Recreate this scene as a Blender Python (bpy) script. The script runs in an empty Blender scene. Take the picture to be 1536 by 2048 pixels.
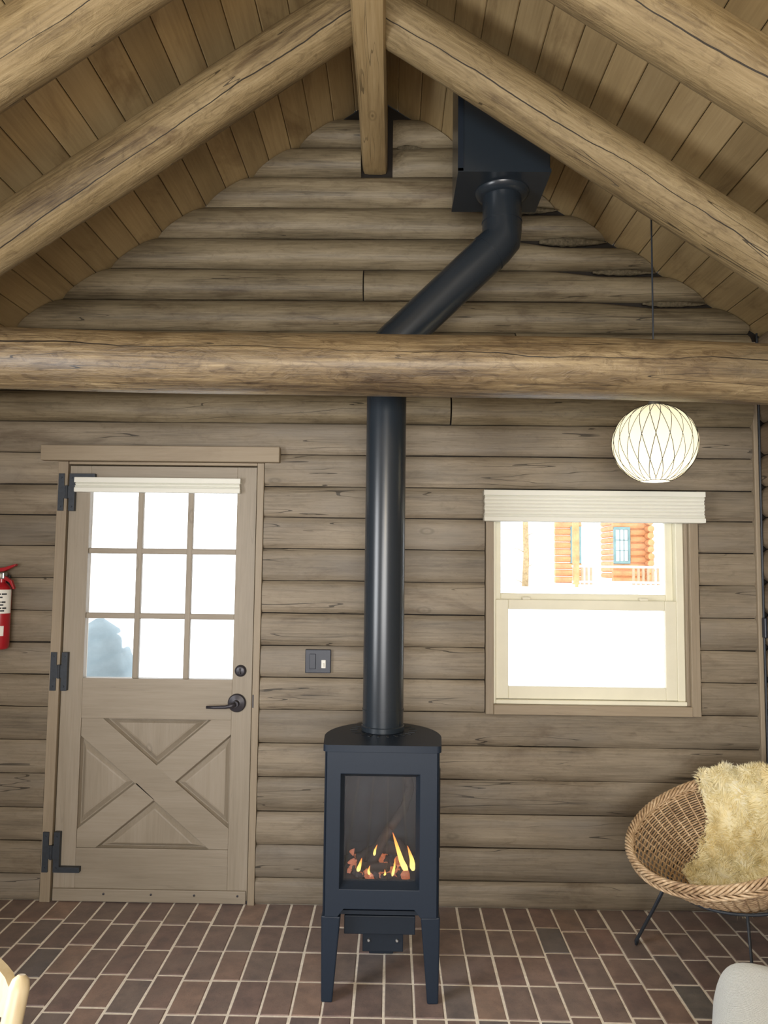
import bpy, bmesh, math, random
import numpy as np
from mathutils import Vector, Matrix, noise as mnoise

random.seed(7)
rng = np.random.default_rng(7)
S = bpy.context.scene
COL = S.collection
PI = math.pi

# ------------------------------------------------------------------ camera
PITCH, YAW, ROLL, CAMZ, FPX = .0735, .0128, .0115, 1.564, 1470.0
f = Vector((-math.sin(YAW)*math.cos(PITCH), math.cos(YAW)*math.cos(PITCH), math.sin(PITCH)))
r = Vector((math.cos(YAW), math.sin(YAW), 0)); u = r.cross(f)
r2 = r*math.cos(ROLL)+u*math.sin(ROLL); u2 = u*math.cos(ROLL)-r*math.sin(ROLL)
cd = bpy.data.cameras.new('camera'); cam = bpy.data.objects.new('camera', cd); COL.objects.link(cam)
cam.matrix_world = Matrix(((r2.x, u2.x, -f.x, 0), (r2.y, u2.y, -f.y, 0), (r2.z, u2.z, -f.z, CAMZ), (0, 0, 0, 1)))
cd.sensor_fit = 'HORIZONTAL'; cd.sensor_width = 36; cd.lens = 36*FPX/1536; cd.clip_start = .05; cd.clip_end = 300
S.camera = cam

# ------------------------------------------------------------------ world, lights, exposure
wd = bpy.data.worlds.new('overcast_sky'); S.world = wd; wd.use_nodes = True
bg = wd.node_tree.nodes['Background']; bg.inputs[0].default_value = (.93, .97, 1, 1); bg.inputs[1].default_value = 3.4


def area(name, loc, rot, sx, sy, power, color):
    l = bpy.data.lights.new(name, 'AREA'); l.shape = 'RECTANGLE'; l.size = sx; l.size_y = sy
    l.energy = power; l.color = color
    o = bpy.data.objects.new(name, l); COL.objects.link(o); o.location = loc; o.rotation_euler = rot
    return o


# added daylight panels at unseen, assumed windows (rear wall and side wall openings)
area('assumed_rear_daylight', (-.1, -2.72, 1.35), (PI/2, 0, 0), 2.5, 1.5, 155, (.99, .97, .95))
area('assumed_side_daylight', (-2.12, 1.0, 1.5), (PI/2, 0, -PI/2), 1.3, 1.2, 62, (.97, .98, 1))
# added warm fill: bare point light behind the camera, lamp assumed, none built
ll = bpy.data.lights.new('assumed_warm_fill', 'POINT'); ll.energy = 40; ll.color = (1, .78, .46); ll.shadow_soft_size = .18
lo_ = bpy.data.objects.new('assumed_warm_fill', ll); COL.objects.link(lo_); lo_.location = (.1, -.15, 1.95)
S.view_settings.view_transform = 'Standard'; S.view_settings.look = 'None'
S.view_settings.exposure = 0.14; S.view_settings.gamma = 1.0; S.view_settings.use_curve_mapping = False

# ------------------------------------------------------------------ helpers: materials


def lin(c):
    return tuple(((v/255)/12.92 if v/255 <= .04045 else ((v/255+.055)/1.055)**2.4) for v in c)


class NT:
    def __init__(self, name):
        self.m = bpy.data.materials.new(name); self.m.use_nodes = True
        self.t = self.m.node_tree; self.n = self.t.nodes; self.l = self.t.links
        self.n.clear()
        self.out = self.n.new('ShaderNodeOutputMaterial')

    def add(self, typ, **kw):
        x = self.n.new(typ)
        for k, v in kw.items():
            setattr(x, k, v)
        return x

    def link(self, a, b):
        self.l.new(a, b)

    def set(self, sock, v):
        if hasattr(v, 'is_linked') or isinstance(v, bpy.types.NodeSocket):
            self.l.new(v, sock)
        else:
            sock.default_value = v

    def math(self, op, a, b=None, c=None, clamp=False):
        x = self.add('ShaderNodeMath', operation=op); x.use_clamp = clamp
        self.set(x.inputs[0], a)
        if b is not None: self.set(x.inputs[1], b)
        if c is not None: self.set(x.inputs[2], c)
        return x.outputs[0]

    def vmath(self, op, a, b=None):
        x = self.add('ShaderNodeVectorMath', operation=op)
        self.set(x.inputs[0], a)
        if b is not None: self.set(x.inputs[1], b)
        return x.outputs[0]

    def noise(self, vec, scale, detail=4, rough=.55, dist=0):
        x = self.add('ShaderNodeTexNoise')
        self.set(x.inputs['Vector'], vec); x.inputs['Scale'].default_value = scale
        x.inputs['Detail'].default_value = detail; x.inputs['Roughness'].default_value = rough
        x.inputs['Distortion'].default_value = dist
        return x.outputs[0]

    def ramp(self, fac, stops):
        x = self.add('ShaderNodeValToRGB'); self.set(x.inputs[0], fac)
        e = x.color_ramp.elements
        while len(e) > 1: e.remove(e[-1])
        for i, (p, c) in enumerate(stops):
            el = e[0] if i == 0 else e.new(p)
            el.position = p; el.color = (*c, 1) if len(c) == 3 else c
        return x.outputs[0]

    def mix(self, fac, a, b, mode='MIX'):
        x = self.add('ShaderNodeMix', data_type='RGBA', blend_type=mode)
        self.set(x.inputs[0], fac)
        self.set(x.inputs[6], a if not isinstance(a, tuple) or len(a) == 4 else (*a, 1))
        self.set(x.inputs[7], b if not isinstance(b, tuple) or len(b) == 4 else (*b, 1))
        return x.outputs[2]

    def bsdf(self, color, rough=.5, metal=0, spec=.5, bump=None, bstr=.3, bdist=.01, **kw):
        b = self.add('ShaderNodeBsdfPrincipled')
        self.set(b.inputs['Base Color'], color if not (isinstance(color, tuple) and len(color) == 3) else (*color, 1))
        self.set(b.inputs['Roughness'], rough); b.inputs['Metallic'].default_value = metal
        b.inputs['Specular IOR Level'].default_value = spec
        for k, v in kw.items(): self.set(b.inputs[k.replace('_', ' ')], v)
        if bump is not None:
            bp = self.add('ShaderNodeBump'); bp.inputs['Strength'].default_value = bstr; bp.inputs['Distance'].default_value = bdist
            self.link(bump, bp.inputs['Height']); self.link(bp.outputs[0], b.inputs['Normal'])
        self.link(b.outputs[0], self.out.inputs[0])
        return b


def plain(name, col, rough=.5, metal=0, spec=.5, nscale=0, var=.15, bstr=.15, srgb=True):
    t = NT(name)
    c = lin(col) if srgb else col
    tc = t.add('ShaderNodeTexCoord')
    n = t.noise(tc.outputs['Object'], nscale or 30, 5, .6)
    lo = tuple(v*(1-var) for v in c); hi = tuple(min(1, v*(1+var)) for v in c)
    t.bsdf(t.ramp(n, [(.3, lo), (.7, hi)]), rough, metal, spec, n, bstr, .002)
    return t.m


def wood(name, dark, mid, light, axis='X', k=1.0, crack=.6, rough=.5, spec=.4, stain=.5, groove=None, rvar=.28, grey=None, bstr=.5, coat=0, span=(.33, .5, .68), mott=0.0):
    """procedural timber: grain runs along AXIS; groove = (angle, width) long drying check round a log"""
    t = NT(name)
    tc = t.add('ShaderNodeTexCoord'); oi = t.add('ShaderNodeObjectInfo')
    rnd = oi.outputs['Random']
    comb = t.add('ShaderNodeCombineXYZ')
    for i, q in enumerate((37.1, 53.7, 71.3)): t.link(t.math('MULTIPLY', rnd, q), comb.inputs[i])
    v = t.vmath('ADD', tc.outputs['Object'], comb.outputs[0])

    def sc(al, ac):
        s = {'X': (al, ac, ac), 'Y': (ac, al, ac), 'Z': (ac, ac, al)}[axis]
        return t.vmath('MULTIPLY', v, s)
    n1 = t.noise(sc(.9*k, 9*k), 1, 6, .62, .35)
    n2 = t.noise(sc(5*k, 130*k), 1, 3, .6)
    n3 = t.noise(sc(1.7*k, 4*k), 1, 3, .6)
    fac = t.math('ADD', t.math('MULTIPLY', n1, .52), t.math('ADD', t.math('MULTIPLY', n2, .28), t.math('MULTIPLY', n3, .20)))
    col = t.ramp(fac, [(span[0], dark), (span[1], mid), (span[2], light)])
    # blotches (old stain, weathering)
    n4 = t.noise(sc(2.2*k, 7*k), 1, 5, .65, .6)
    m4 = t.ramp(n4, [(.56, (0, 0, 0)), (.70, (1, 1, 1))])
    col = t.mix(t.math('MULTIPLY', m4, stain), col, t.mix(1, col, (.50, .44, .40), 'MULTIPLY'))
    hm = None
    if mott:
        n7 = t.noise(sc(11*k, 30*k), 1, 5, .68, 1.6)
        col = t.mix(t.math('MULTIPLY', t.ramp(n7, [(.5, (0, 0, 0)), (.68, (1, 1, 1))]), mott), col, t.mix(1, col, (.34, .29, .25), 'MULTIPLY'))
        hm = n7
    if grey:
        n6 = t.noise(sc(1.1*k, 3*k), 1, 4, .6)
        m6 = t.ramp(n6, [(.5, (0, 0, 0)), (.66, (1, 1, 1))])
        col = t.mix(t.math('MULTIPLY', m6, .55), col, grey)
    # checks: contour lines of a stretched noise, kept only in places
    n5 = t.noise(sc(.8*k, 16*k), 1, 2, .5, .2)
    band = t.math('LESS_THAN', t.math('ABSOLUTE', t.math('SUBTRACT', n5, .5)), .004)
    gate = t.ramp(t.noise(sc(1.6*k, 5*k), 1, 2), [(.5, (0, 0, 0)), (.58, (1, 1, 1))])
    ck = t.math('MULTIPLY', t.math('MULTIPLY', band, gate), crack)
    # knots
    vo = t.add('ShaderNodeTexVoronoi'); t.link(sc(3.1*k, 6.5*k), vo.inputs['Vector']); vo.inputs['Scale'].default_value = 1
    sep = t.add('ShaderNodeSeparateColor'); t.link(vo.outputs['Color'], sep.inputs[0])
    pick = t.math('GREATER_THAN', sep.outputs[0], .86)
    ring = t.math('MULTIPLY', t.math('ADD', t.math('SINE', t.math('MULTIPLY', vo.outputs['Distance'], 75)), 1), .5)
    fall = t.math('SUBTRACT', 1, t.math('MULTIPLY', vo.outputs['Distance'], 5.5), clamp=True)
    kn = t.math('MULTIPLY', t.math('MULTIPLY', pick, ring), t.math('MULTIPLY', fall, .75))
    col = t.mix(kn, col, tuple(x*.55 for x in dark))
    hgt = t.math('ADD', t.math('MULTIPLY', n1, .6), t.math('MULTIPLY', n2, .35))
    if hm is not None: hgt = t.math('ADD', hgt, t.math('MULTIPLY', hm, mott*1.2))
    if groove:
        s = t.add('ShaderNodeSeparateXYZ'); t.link(tc.outputs['Object'], s.inputs[0])
        al, p, q = {'X': (0, 1, 2), 'Y': (1, 0, 2), 'Z': (2, 0, 1)}[axis]
        wob = t.noise(sc(.9, .01), 1, 3, .6)
        wob2 = t.noise(sc(9, .01), 1, 2, .6)
        ang = t.math('ARCTAN2', s.outputs[q], s.outputs[p])
        dev = t.math('SUBTRACT', t.math('ADD', t.math('ADD', ang, t.math('MULTIPLY', wob, 1.1)), t.math('MULTIPLY', wob2, .10)), groove[0])
        wid = t.math('MULTIPLY', t.ramp(t.noise(sc(1.4, .01), 1, 2), [(.3, (.25, .25, .25)), (.62, (1, 1, 1))]), groove[1])
        g = t.math('LESS_THAN', t.math('ABSOLUTE', dev), wid)
        ck = t.math('MAXIMUM', ck, t.math('MULTIPLY', g, .95))
    col = t.mix(ck, col, tuple(x*.13 for x in dark))
    hgt = t.math('SUBTRACT', hgt, t.math('MULTIPLY', ck, 1.2))
    val = t.math('ADD', t.math('MULTIPLY', rnd, rvar), 1-rvar/2)
    hs = t.add('ShaderNodeHueSaturation'); t.link(col, hs.inputs['Color']); t.link(val, hs.inputs['Value'])
    rg = t.math('ADD', t.math('MULTIPLY', n1, .25), rough-.12)
    t.bsdf(hs.outputs[0], rg, 0, spec, hgt, bstr, .006, Coat_Weight=coat, Coat_Roughness=.3)
    return t.m


def glass(name, tint=(1, 1, 1), refl=.05):
    t = NT(name)
    tr = t.add('ShaderNodeBsdfTransparent'); tr.inputs[0].default_value = (*tint, 1)
    gl = t.add('ShaderNodeBsdfGlossy'); gl.inputs['Roughness'].default_value = .03; gl.inputs[0].default_value = (1, 1, 1, 1)
    lw = t.add('ShaderNodeFresnel'); lw.inputs[0].default_value = 1.3
    mx = t.add('ShaderNodeMixShader')
    t.link(t.math('MULTIPLY', lw.outputs[0], refl/.017, clamp=True), mx.inputs[0])
    t.link(tr.outputs[0], mx.inputs[1]); t.link(gl.outputs[0], mx.inputs[2]); t.link(mx.outputs[0], t.out.inputs[0])
    return t.m


def emis(name, col, strength, mixdiff=None):
    t = NT(name)
    e = t.add('ShaderNodeEmission'); e.inputs[0].default_value = (*col, 1); e.inputs[1].default_value = strength
    t.link(e.outputs[0], t.out.inputs[0])
    return t.m


# ------------------------------------------------------------------ helpers: geometry


class MB:
    def __init__(self): self.v = []; self.f = []

    def poly(self, pts, faces):
        b = len(self.v); self.v += [tuple(p) for p in pts]; self.f += [tuple(i+b for i in q) for q in faces]; return self

    def box(self, x0, x1, y0, y1, z0, z1, c=0):
        if c <= 0:
            p = [(x, y, z) for z in (z0, z1) for y in (y0, y1) for x in (x0, x1)]
            return self.poly(p, [(0, 2, 3, 1), (4, 5, 7, 6), (0, 1, 5, 4), (2, 6, 7, 3), (0, 4, 6, 2), (1, 3, 7, 5)])
        bm = bmesh.new(); bmesh.ops.create_cube(bm, size=1)
        for q in bm.verts: q.co = Vector(((x0+x1)/2+q.co.x*(x1-x0), (y0+y1)/2+q.co.y*(y1-y0), (z0+z1)/2+q.co.z*(z1-z0)))
        bmesh.ops.bevel(bm, geom=bm.edges[:], offset=min(c, .45*min(abs(x1-x0), abs(y1-y0), abs(z1-z0))), segments=2, profile=.5, affect='EDGES')
        bm.verts.index_update(); self.poly([q.co[:] for q in bm.verts], [[q.index for q in fc.verts] for fc in bm.faces]); bm.free(); return self

    def prism(self, pts, axis, a, b):
        """polygon pts (2d) extruded along axis from a to b. axis 'Y': pts are (x,z); 'Z': (x,y); 'X': (y,z)"""
        n = len(pts)
        mk = {'Y': lambda p, t: (p[0], t, p[1]), 'Z': lambda p, t: (p[0], p[1], t), 'X': lambda p, t: (t, p[0], p[1])}[axis]
        P = [mk(p, a) for p in pts]+[mk(p, b) for p in pts]
        return self.poly(P, [tuple(range(n))[::-1], tuple(range(n, 2*n))]+[(i, (i+1) % n, n+(i+1) % n, n+i) for i in range(n)])

    def tube(self, path, rad, sides=8, cap=True, closed=False):
        path = [Vector(p) for p in path]; n = len(path)
        rad = [rad]*n if not hasattr(rad, '__len__') else rad
        b = len(self.v); up = None
        for i, p in enumerate(path):
            if closed: d = path[(i+1) % n]-path[i-1]
            else: d = path[min(i+1, n-1)]-path[max(i-1, 0)]
            d.normalize()
            if up is None:
                up = Vector((0, 0, 1)) if abs(d.z) < .9 else Vector((1, 0, 0))
            s = d.cross(up); s.normalize(); up = s.cross(d)
            for k in range(sides):
                a = 2*PI*k/sides; self.v.append(tuple(p+rad[i]*(math.cos(a)*s+math.sin(a)*up)))
        m = n if closed else n-1
        for i in range(m):
            j = (i+1) % n
            for k in range(sides):
                kk = (k+1) % sides
                self.f.append((b+i*sides+k, b+i*sides+kk, b+j*sides+kk, b+j*sides+k))
        if cap and not closed:
            self.f.append(tuple(b+k for k in range(sides))[::-1]); self.f.append(tuple(b+(n-1)*sides+k for k in range(sides)))
        return self

    def lathe(self, prof, c=(0, 0, 0), axis='Z', sides=32):
        """prof: list (radius, height) along axis"""
        b = len(self.v)
        for rr, h in prof:
            for k in range(sides):
                a = 2*PI*k/sides; x, y = rr*math.cos(a), rr*math.sin(a)
                p = {'Z': (x, y, h), 'Y': (x, h, y), 'X': (h, x, y)}[axis]
                self.v.append((c[0]+p[0], c[1]+p[1], c[2]+p[2]))
        for i in range(len(prof)-1):
            for k in range(sides):
                kk = (k+1) % sides; self.f.append((b+i*sides+k, b+i*sides+kk, b+(i+1)*sides+kk, b+(i+1)*sides+k))
        self.f.append(tuple(b+k for k in range(sides))[::-1]); self.f.append(tuple(b+(len(prof)-1)*sides+k for k in range(sides)))
        return self

    def build(self, name, mat, parent=None, smooth=False, origin=None, bevel=0, matrix=None):
        me = bpy.data.meshes.new(name)
        P = np.array(self.v, dtype=float)
        o = Vector((P.min(0)+P.max(0))/2) if origin is None else Vector(origin)
        if matrix is not None: o = Vector((0, 0, 0))
        me.from_pydata([tuple(q) for q in (P-np.array(o))], [], [list(q) for q in self.f]); me.validate()
        bm = bmesh.new(); bm.from_mesh(me); bmesh.ops.recalc_face_normals(bm, faces=bm.faces[:]); bm.to_mesh(me); bm.free()
        me.materials.append(mat)
        ob = bpy.data.objects.new(name, me); COL.objects.link(ob)
        if matrix is not None: ob.matrix_world = matrix
        else: ob.location = o
        if parent is not None:
            pl = parent.get('_w', None); pl = Vector(pl) if pl is not None else parent.location
            if matrix is None: ob.location = o-pl
            else: ob.matrix_world = Matrix.Translation(-pl) @ matrix
            ob.parent = parent
            WPOS[ob.name] = o
        else: WPOS[ob.name] = o
        if smooth:
            me.polygons.foreach_set('use_smooth', [True]*len(me.polygons))
            if smooth == 'auto':
                md = ob.modifiers.new('edges', 'EDGE_SPLIT'); md.split_angle = math.radians(35)
        if bevel:
            md = ob.modifiers.new('bevel', 'BEVEL'); md.width = bevel; md.segments = 2; md.limit_method = 'ANGLE'; md.angle_limit = math.radians(40)
        return ob


WPOS = {}


def sub(mb, name, mat, part, **kw):
    """a sub-part: child of a part that is itself a child (locations are kept in world terms)"""
    ob = mb.build(name, mat, None, **kw)
    ob.location = WPOS[ob.name]-WPOS[part.name]; ob.parent = part
    return ob


def tag(o, label, cat=None, group=None, kind=None):
    if label: o['label'] = label
    if cat: o['category'] = cat
    if group: o['group'] = group
    if kind: o['kind'] = kind
    return o


def empty(name, loc):
    o = bpy.data.objects.new(name, None); COL.objects.link(o); o.location = loc; o.empty_display_size = .1; return o


def struct(o): o['kind'] = 'structure'; return o


def nz(x, y=0, z=0): return mnoise.noise(Vector((x, y, z)))


# ------------------------------------------------------------------ materials
M = {}
M['wall'] = wood('weathered_wall_log', (.100, .080, .055), (.218, .178, .126), (.33, .275, .20), 'X', stain=.6, crack=.75, rough=.55, grey=(.205, .18, .148), rvar=.22, mott=.22)
M['gable'] = wood('lamplit_gable_log', (.075, .058, .034), (.195, .157, .098), (.31, .255, .165), 'X', stain=.7, crack=.75, rough=.5, rvar=.22, span=(.36, .5, .65), mott=.3)  # same logs as the wall below; warm lamplight is put into this colour
M['wallY'] = wood('weathered_side_log', (.115, .084, .052), (.24, .185, .125), (.34, .275, .195), 'Y', stain=.5, crack=.7, rough=.55)
M['beam'] = wood('varnished_round_log', (.085, .056, .026), (.235, .172, .085), (.36, .28, .155), 'X', stain=.9, crack=.8, rough=.60, spec=.35, span=(.36, .5, .65), bstr=.9, mott=.45, groove=(1.15, .024), rvar=.1)
M['tie'] = wood('varnished_tie_log', (.050, .031, .017), (.185, .130, .066), (.36, .275, .15), 'X', stain=.95, crack=.9, rough=.5, spec=.45, groove=(.42, .03), rvar=0.02, grey=(.235, .19, .115), coat=.25, span=(.38, .5, .62), bstr=.9, mott=.7)
M['ridge'] = wood('ridge_timber', (.17, .112, .05), (.33, .238, .118), (.43, .325, .18), 'Y', stain=.4, crack=.6, rough=.45)
M['roof'] = wood('ceiling_board', (.25, .180, .088), (.37, .275, .14), (.47, .36, .195), 'Y', k=.8, stain=.7, crack=.1, rough=.5, rvar=.28, bstr=.2)
M['gap'] = plain('dark_gap', (34, 28, 22), .9, nscale=12)
M['door'] = wood('painted_door_wood', (.235, .198, .148), (.29, .248, .19), (.335, .29, .232), 'Z', stain=.12, crack=.12, rough=.5, rvar=.06, bstr=.25)
M['doorX'] = wood('painted_door_rail', (.235, .198, .148), (.29, .248, .19), (.335, .29, .232), 'X', stain=.12, crack=.12, rough=.5, rvar=.06, bstr=.25)
M['casing'] = wood('painted_casing', (.23, .18, .125), (.29, .235, .165), (.34, .28, .205), 'Z', stain=.2, crack=.15, rough=.5, rvar=.08, bstr=.25)
M['casingX'] = wood('painted_head_casing', (.23, .18, .125), (.30, .24, .165), (.34, .28, .2), 'X', stain=.2, crack=.2, rough=.5, rvar=.08, bstr=.25)
M['iron'] = plain('black_iron', (46, 52, 60), .5, .0, .5, 60, .2)
M['bronze'] = plain('dark_bronze', (58, 56, 62), .38, .3, .5, 60)
M['stove'] = plain('stove_enamel', (27, 37, 50), .45, 0, .28, 160, .06, .03)
M['stove2'] = plain('stove_dark_metal', (24, 32, 42), .5, 0, .25, 120, .08, .03)  # slightly darker metal for door frame, lower parts and box flange
M['pipe'] = plain('stove_pipe_paint', (34, 41, 48), .27, 0, .5, 200, .05, .02)
M['fbox'] = plain('firebox_lining', (20, 21, 26), .5, 0, .3, 20, .25)
M['vinyl'] = plain('cream_vinyl', (226, 222, 200), .4, 0, .5, 10, .03, .02)
M['blind'] = plain('cellular_shade_fabric', (226, 226, 216), .7, 0, .3, 3, .01, .0)
M['grout'] = plain('grey_grout', (240, 232, 218), .85, 0, .2, 60, .12, .4)
M['glass'] = glass('window_glass')
M['sglass'] = glass('stove_glass', (.8, .82, .85), .03)
M['black_plastic'] = plain('black_plastic', (32, 38, 52), .4, 0, .5, 60, .08)
M['red'] = plain('red_enamel', (158, 24, 34), .3, 0, .6, 30, .06, .02)
M['white'] = plain('white_print', (225, 224, 216), .6, 0, .4, 40, .05)
M['ink'] = plain('black_print', (36, 40, 44), .6, 0, .4, 40, .1)
M['steel'] = plain('brushed_steel', (170, 172, 172), .35, .9, .5, 90, .1)
M['snow'] = plain('snow', (246, 248, 250), .8, 0, .2, 2, .02, .3)
M['ext_log'] = plain('orange_log', (196, 138, 92), .7, 0, .3, 5, .2)
M['ext_teal'] = plain('teal_frame', (110, 140, 140), .7, 0, .3, 5, .08)
M['ext_glass'] = plain('pale_pane', (235, 238, 238), .3, 0, .4, 5, .04)
M['ext_rail'] = plain('weathered_rail', (168, 140, 112), .8, 0, .3, 5, .15)
M['bark'] = plain('bark', (160, 138, 104), .9, 0, .2, 14, .3)
M['cover'] = plain('grey_grill_cover', (122, 136, 142), .8, 0, .2, 9, .12, .3)
M['birch'] = wood('pale_birch', (.44, .35, .20), (.53, .44, .28), (.60, .52, .36), 'Z', stain=.08, crack=0, rough=.38, spec=.5, rvar=.05, bstr=.1)

# brick
t = NT('quarry_brick')
tc = t.add('ShaderNodeTexCoord'); oi = t.add('ShaderNodeObjectInfo')
comb = t.add('ShaderNodeCombineXYZ')
for i, q in enumerate((37.1, 53.7, 71.3)): t.link(t.math('MULTIPLY', oi.outputs['Random'], q), comb.inputs[i])
v = t.vmath('ADD', tc.outputs['Object'], comb.outputs[0])
base = t.ramp(oi.outputs['Random'], [(0, lin((116, 103, 100))), (.22, lin((128, 113, 108))), (.45, lin((120, 104, 101))), (.62, lin((142, 122, 112))), (.78, lin((104, 101, 103))), (.9, lin((132, 110, 104))), (1, lin((114, 112, 110)))])
n = t.noise(v, 14, 6, .65); n2 = t.noise(v, 190, 2, .6); n3 = t.noise(v, 5, 2, .5)
col = t.mix(t.ramp(n, [(.32, (0, 0, 0)), (.7, (1, 1, 1))]), t.mix(1, base, (.8, .8, .82), 'MULTIPLY'), t.mix(1, base, (1.4, 1.34, 1.26), 'MULTIPLY'))
col = t.mix(t.ramp(n2, [(.62, (0, 0, 0)), (.72, (.55, .55, .55))]), col, t.mix(1, col, (.5, .5, .5), 'MULTIPLY'))
col = t.mix(t.ramp(n3, [(.5, (0, 0, 0)), (.75, (.5, .5, .5))]), col, lin((134, 122, 114)))
t.bsdf(col, t.math('ADD', t.math('MULTIPLY', n, .3), .33), 0, .45, t.math('ADD', n, t.math('MULTIPLY', n2, .4)), .35, .003)
M['brick'] = t.m

# ------------------------------------------------------------------ room dimensions
YW = 3.507            # face of the far wall
XL, XR = -2.0, 1.757  # side walls
YB = -2.6             # rear wall
RX, RZ, SL, SR = -.105, 3.91, .68, .645


def roof(x): return RZ-SL*(RX-x) if x < RX else RZ-SR*(x-RX)


SEAM = [0, .12, .268, .42, .575, .73, .885, 1.035, 1.184, 1.336, 1.49, 1.643, 1.793, 1.94, 2.095, 2.248, 2.402, 2.555, 2.708, 2.861, 3.017, 3.174, 3.332, 3.489, 3.643, 3.79, 3.90]

# far wall core (behind the logs), with door and window openings
wb = MB()
Y0, Y1 = YW+.028, YW+.16
for x0, x1, z0, z1 in ((XL-.1, -1.6, -.05, 2.05), (-.635, .47, -.05, 2.05), (.47, 1.405, -.05, .915), (.47, 1.405, 1.93, 2.05), (1.405, XR+.1, -.05, 2.05), (-1.6, -.635, -.05, -.012)):
    wb.box(x0, x1, Y0, Y1, z0, z1)
wb.prism([(XL-.1, 2.05), (XR+.1, 2.05), (XR+.1, roof(XR+.1)-.002), (RX, RZ-.002), (XL-.1, roof(XL-.1)-.002)], 'Y', Y0, Y1)
wall = struct(wb.build('wall_back', M['gap']))
tag(wall, 'far wall of stacked weathered logs with gable')


def wall_log(x0f, x1f, z0, z1, bulge, seed, topdrop=None, parent=wall, mat=None, round0=0, round1=0, fixed=YW, horiz='X', inward=-1, seg=.07, flat=3.2, edge=.012):
    """one log of a wall: face bulges towards the room, edges wander a little, ends follow x0f(z), x1f(z)"""
    g = .0022; np_ = 9
    b = MB(); L = x1f((z0+z1)/2)-x0f((z0+z1)/2); ns = max(4, int(abs(L)/seg))
    rows = []
    for i in range(ns+1):
        tt = i/ns; row = []
        xm = x0f((z0+z1)/2)+tt*L
        lo = z0+g+.0035*nz(xm*2.1, seed*3.7, 1)+.0015*nz(xm*9, seed*1.7, 4); hi = z1-g+.0035*nz(xm*2.1, (seed+1)*3.7, 1)*.9
        if topdrop: hi -= topdrop(xm)
        bl = bulge*(1+.35*nz(xm*1.3, seed*5.1, 9))
        e = 1.0
        if round0 and (xm-x0f(z0)) < round0: q = max(0, (xm-x0f(z0))/round0); e = .35+.65*math.sqrt(max(0, 1-(1-q)**2))
        if round1 and (x1f(z0)-xm) < round1: q = max(0, (x1f(z0)-xm)/round1); e = min(e, .35+.65*math.sqrt(max(0, 1-(1-q)**2)))
        for k in range(np_+1):
            s = k/np_; z = lo+(hi-lo)*s
            w = (1-abs(2*s-1)**flat)
            d = (-edge+(edge+bl)*w)*e + (-.02*(1-e))
            x = x0f(z)+tt*(x1f(z)-x0f(z))
            yy = fixed+inward*d+.0012*nz(xm*6, z*25, seed)
            row.append((x, yy, z))
        zb, zt = lo, hi
        row.append((x0f(zt)+tt*(x1f(zt)-x0f(zt)), fixed-inward*.026, zt)); row.append((x0f(zb)+tt*(x1f(zb)-x0f(zb)), fixed-inward*.026, zb))
        rows.append(row)
    m = np_+3; P = [p for row in rows for p in row]
    if horiz == 'Y': P = [(p[1], p[0], p[2]) for p in P]
    F = []
    for i in range(ns):
        for k in range(m):
            kk = (k+1) % m; F.append((i*m+k, i*m+kk, (i+1)*m+kk, (i+1)*m+k))
    F.append(tuple(range(m))[::-1]); F.append(tuple(ns*m+k for k in range(m)))
    b.poly(P, F)
    return b.build('log', mat or M['wall'], parent, smooth='auto')


cst = lambda x: (lambda z: x)
XT = 1.712   # corner strip starts here
for i in range(len(SEAM)-1):
    z0, z1 = SEAM[i], SEAM[i+1]; zc = (z0+z1)/2
    bul = .006 if z1 < 2.3 else .032
    if zc < .60: bul = .010
    fl = 9 if z1 < 2.3 else 2.9
    if zc < .6: fl = 5
    ed = .007 if z1 < 2.3 else .013
    if zc < 2.06:
        segs = [(cst(XL), cst(-1.618))]
        a = cst(-.620)
        if .885 <= zc <= 1.94: segs += [(a, cst(.436)), (cst(1.448), cst(XT))]
        else: segs += [(a, cst(XT))]
    elif z1 < 2.26: segs = [(cst(XL), cst(XT))]
    elif z1 < 2.41: segs = [(cst(XL), cst(.268)), (cst(.276), cst(XT))]
    else:
        lf = lambda z: max(XL, RX-(RZ-z-.004)/SL); rf = lambda z: min(XT, RX+(RZ-z-.004)/SR)
        if z0 > 3.4: segs = [(lf, cst(-.178)), (cst(-.022), rf)]
        elif abs(z0-2.861) < .01: segs = [(lf, cst(-.161)), (cst(-.155), rf)]
        elif abs(z0-2.555) < .01: segs = [(lf, cst(.58)), (cst(.587), rf)]
        else: segs = [(lf, rf)]
    for j, (a, b_) in enumerate(segs):
        td = None; last = (j == len(segs)-1)
        if last and z0 in (3.174, 3.017, 2.861, 2.708):
            xe = b_(z1); dd = {3.174: .030, 3.017: .036, 2.861: .022, 2.708: .022}[z0]
            td = lambda x, xe=xe, dd=dd: dd*max(0, min(1, (x-(xe-.42))/.2))
        r0 = .10 if (z0 > 3.4 and j == 1) else 0
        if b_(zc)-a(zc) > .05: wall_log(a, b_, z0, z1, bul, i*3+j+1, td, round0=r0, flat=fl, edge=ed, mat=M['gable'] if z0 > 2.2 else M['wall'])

# oakum stuffed in the open joints of the gable
M['oakum'] = plain('oakum', (92, 84, 68), .95, 0, .1, 60, .45, 1.0)
for z, x0, x1, h in ((3.332, .50, .79, .044), (3.174, .70, 1.03, .05), (3.017, .96, 1.27, .034), (2.861, 1.2, 1.51, .034), (3.643, .0, .12, .03)):
    b = MB(); pth = []; rd = []
    for i in range(25):
        q = i/24; x = x0+(x1-x0)*q; pth.append((x, YW-.004+.004*nz(x*30), z-h*.35+.003*nz(x*25, 3))); rd.append(max(.002, h*.45*math.sin(PI*min(1, q*.85+.12))*(1+.35*nz(x*40, 7))))
    b.tube(pth, rd, 7); b.build('chinking', M['oakum'], wall, smooth=True)

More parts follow.
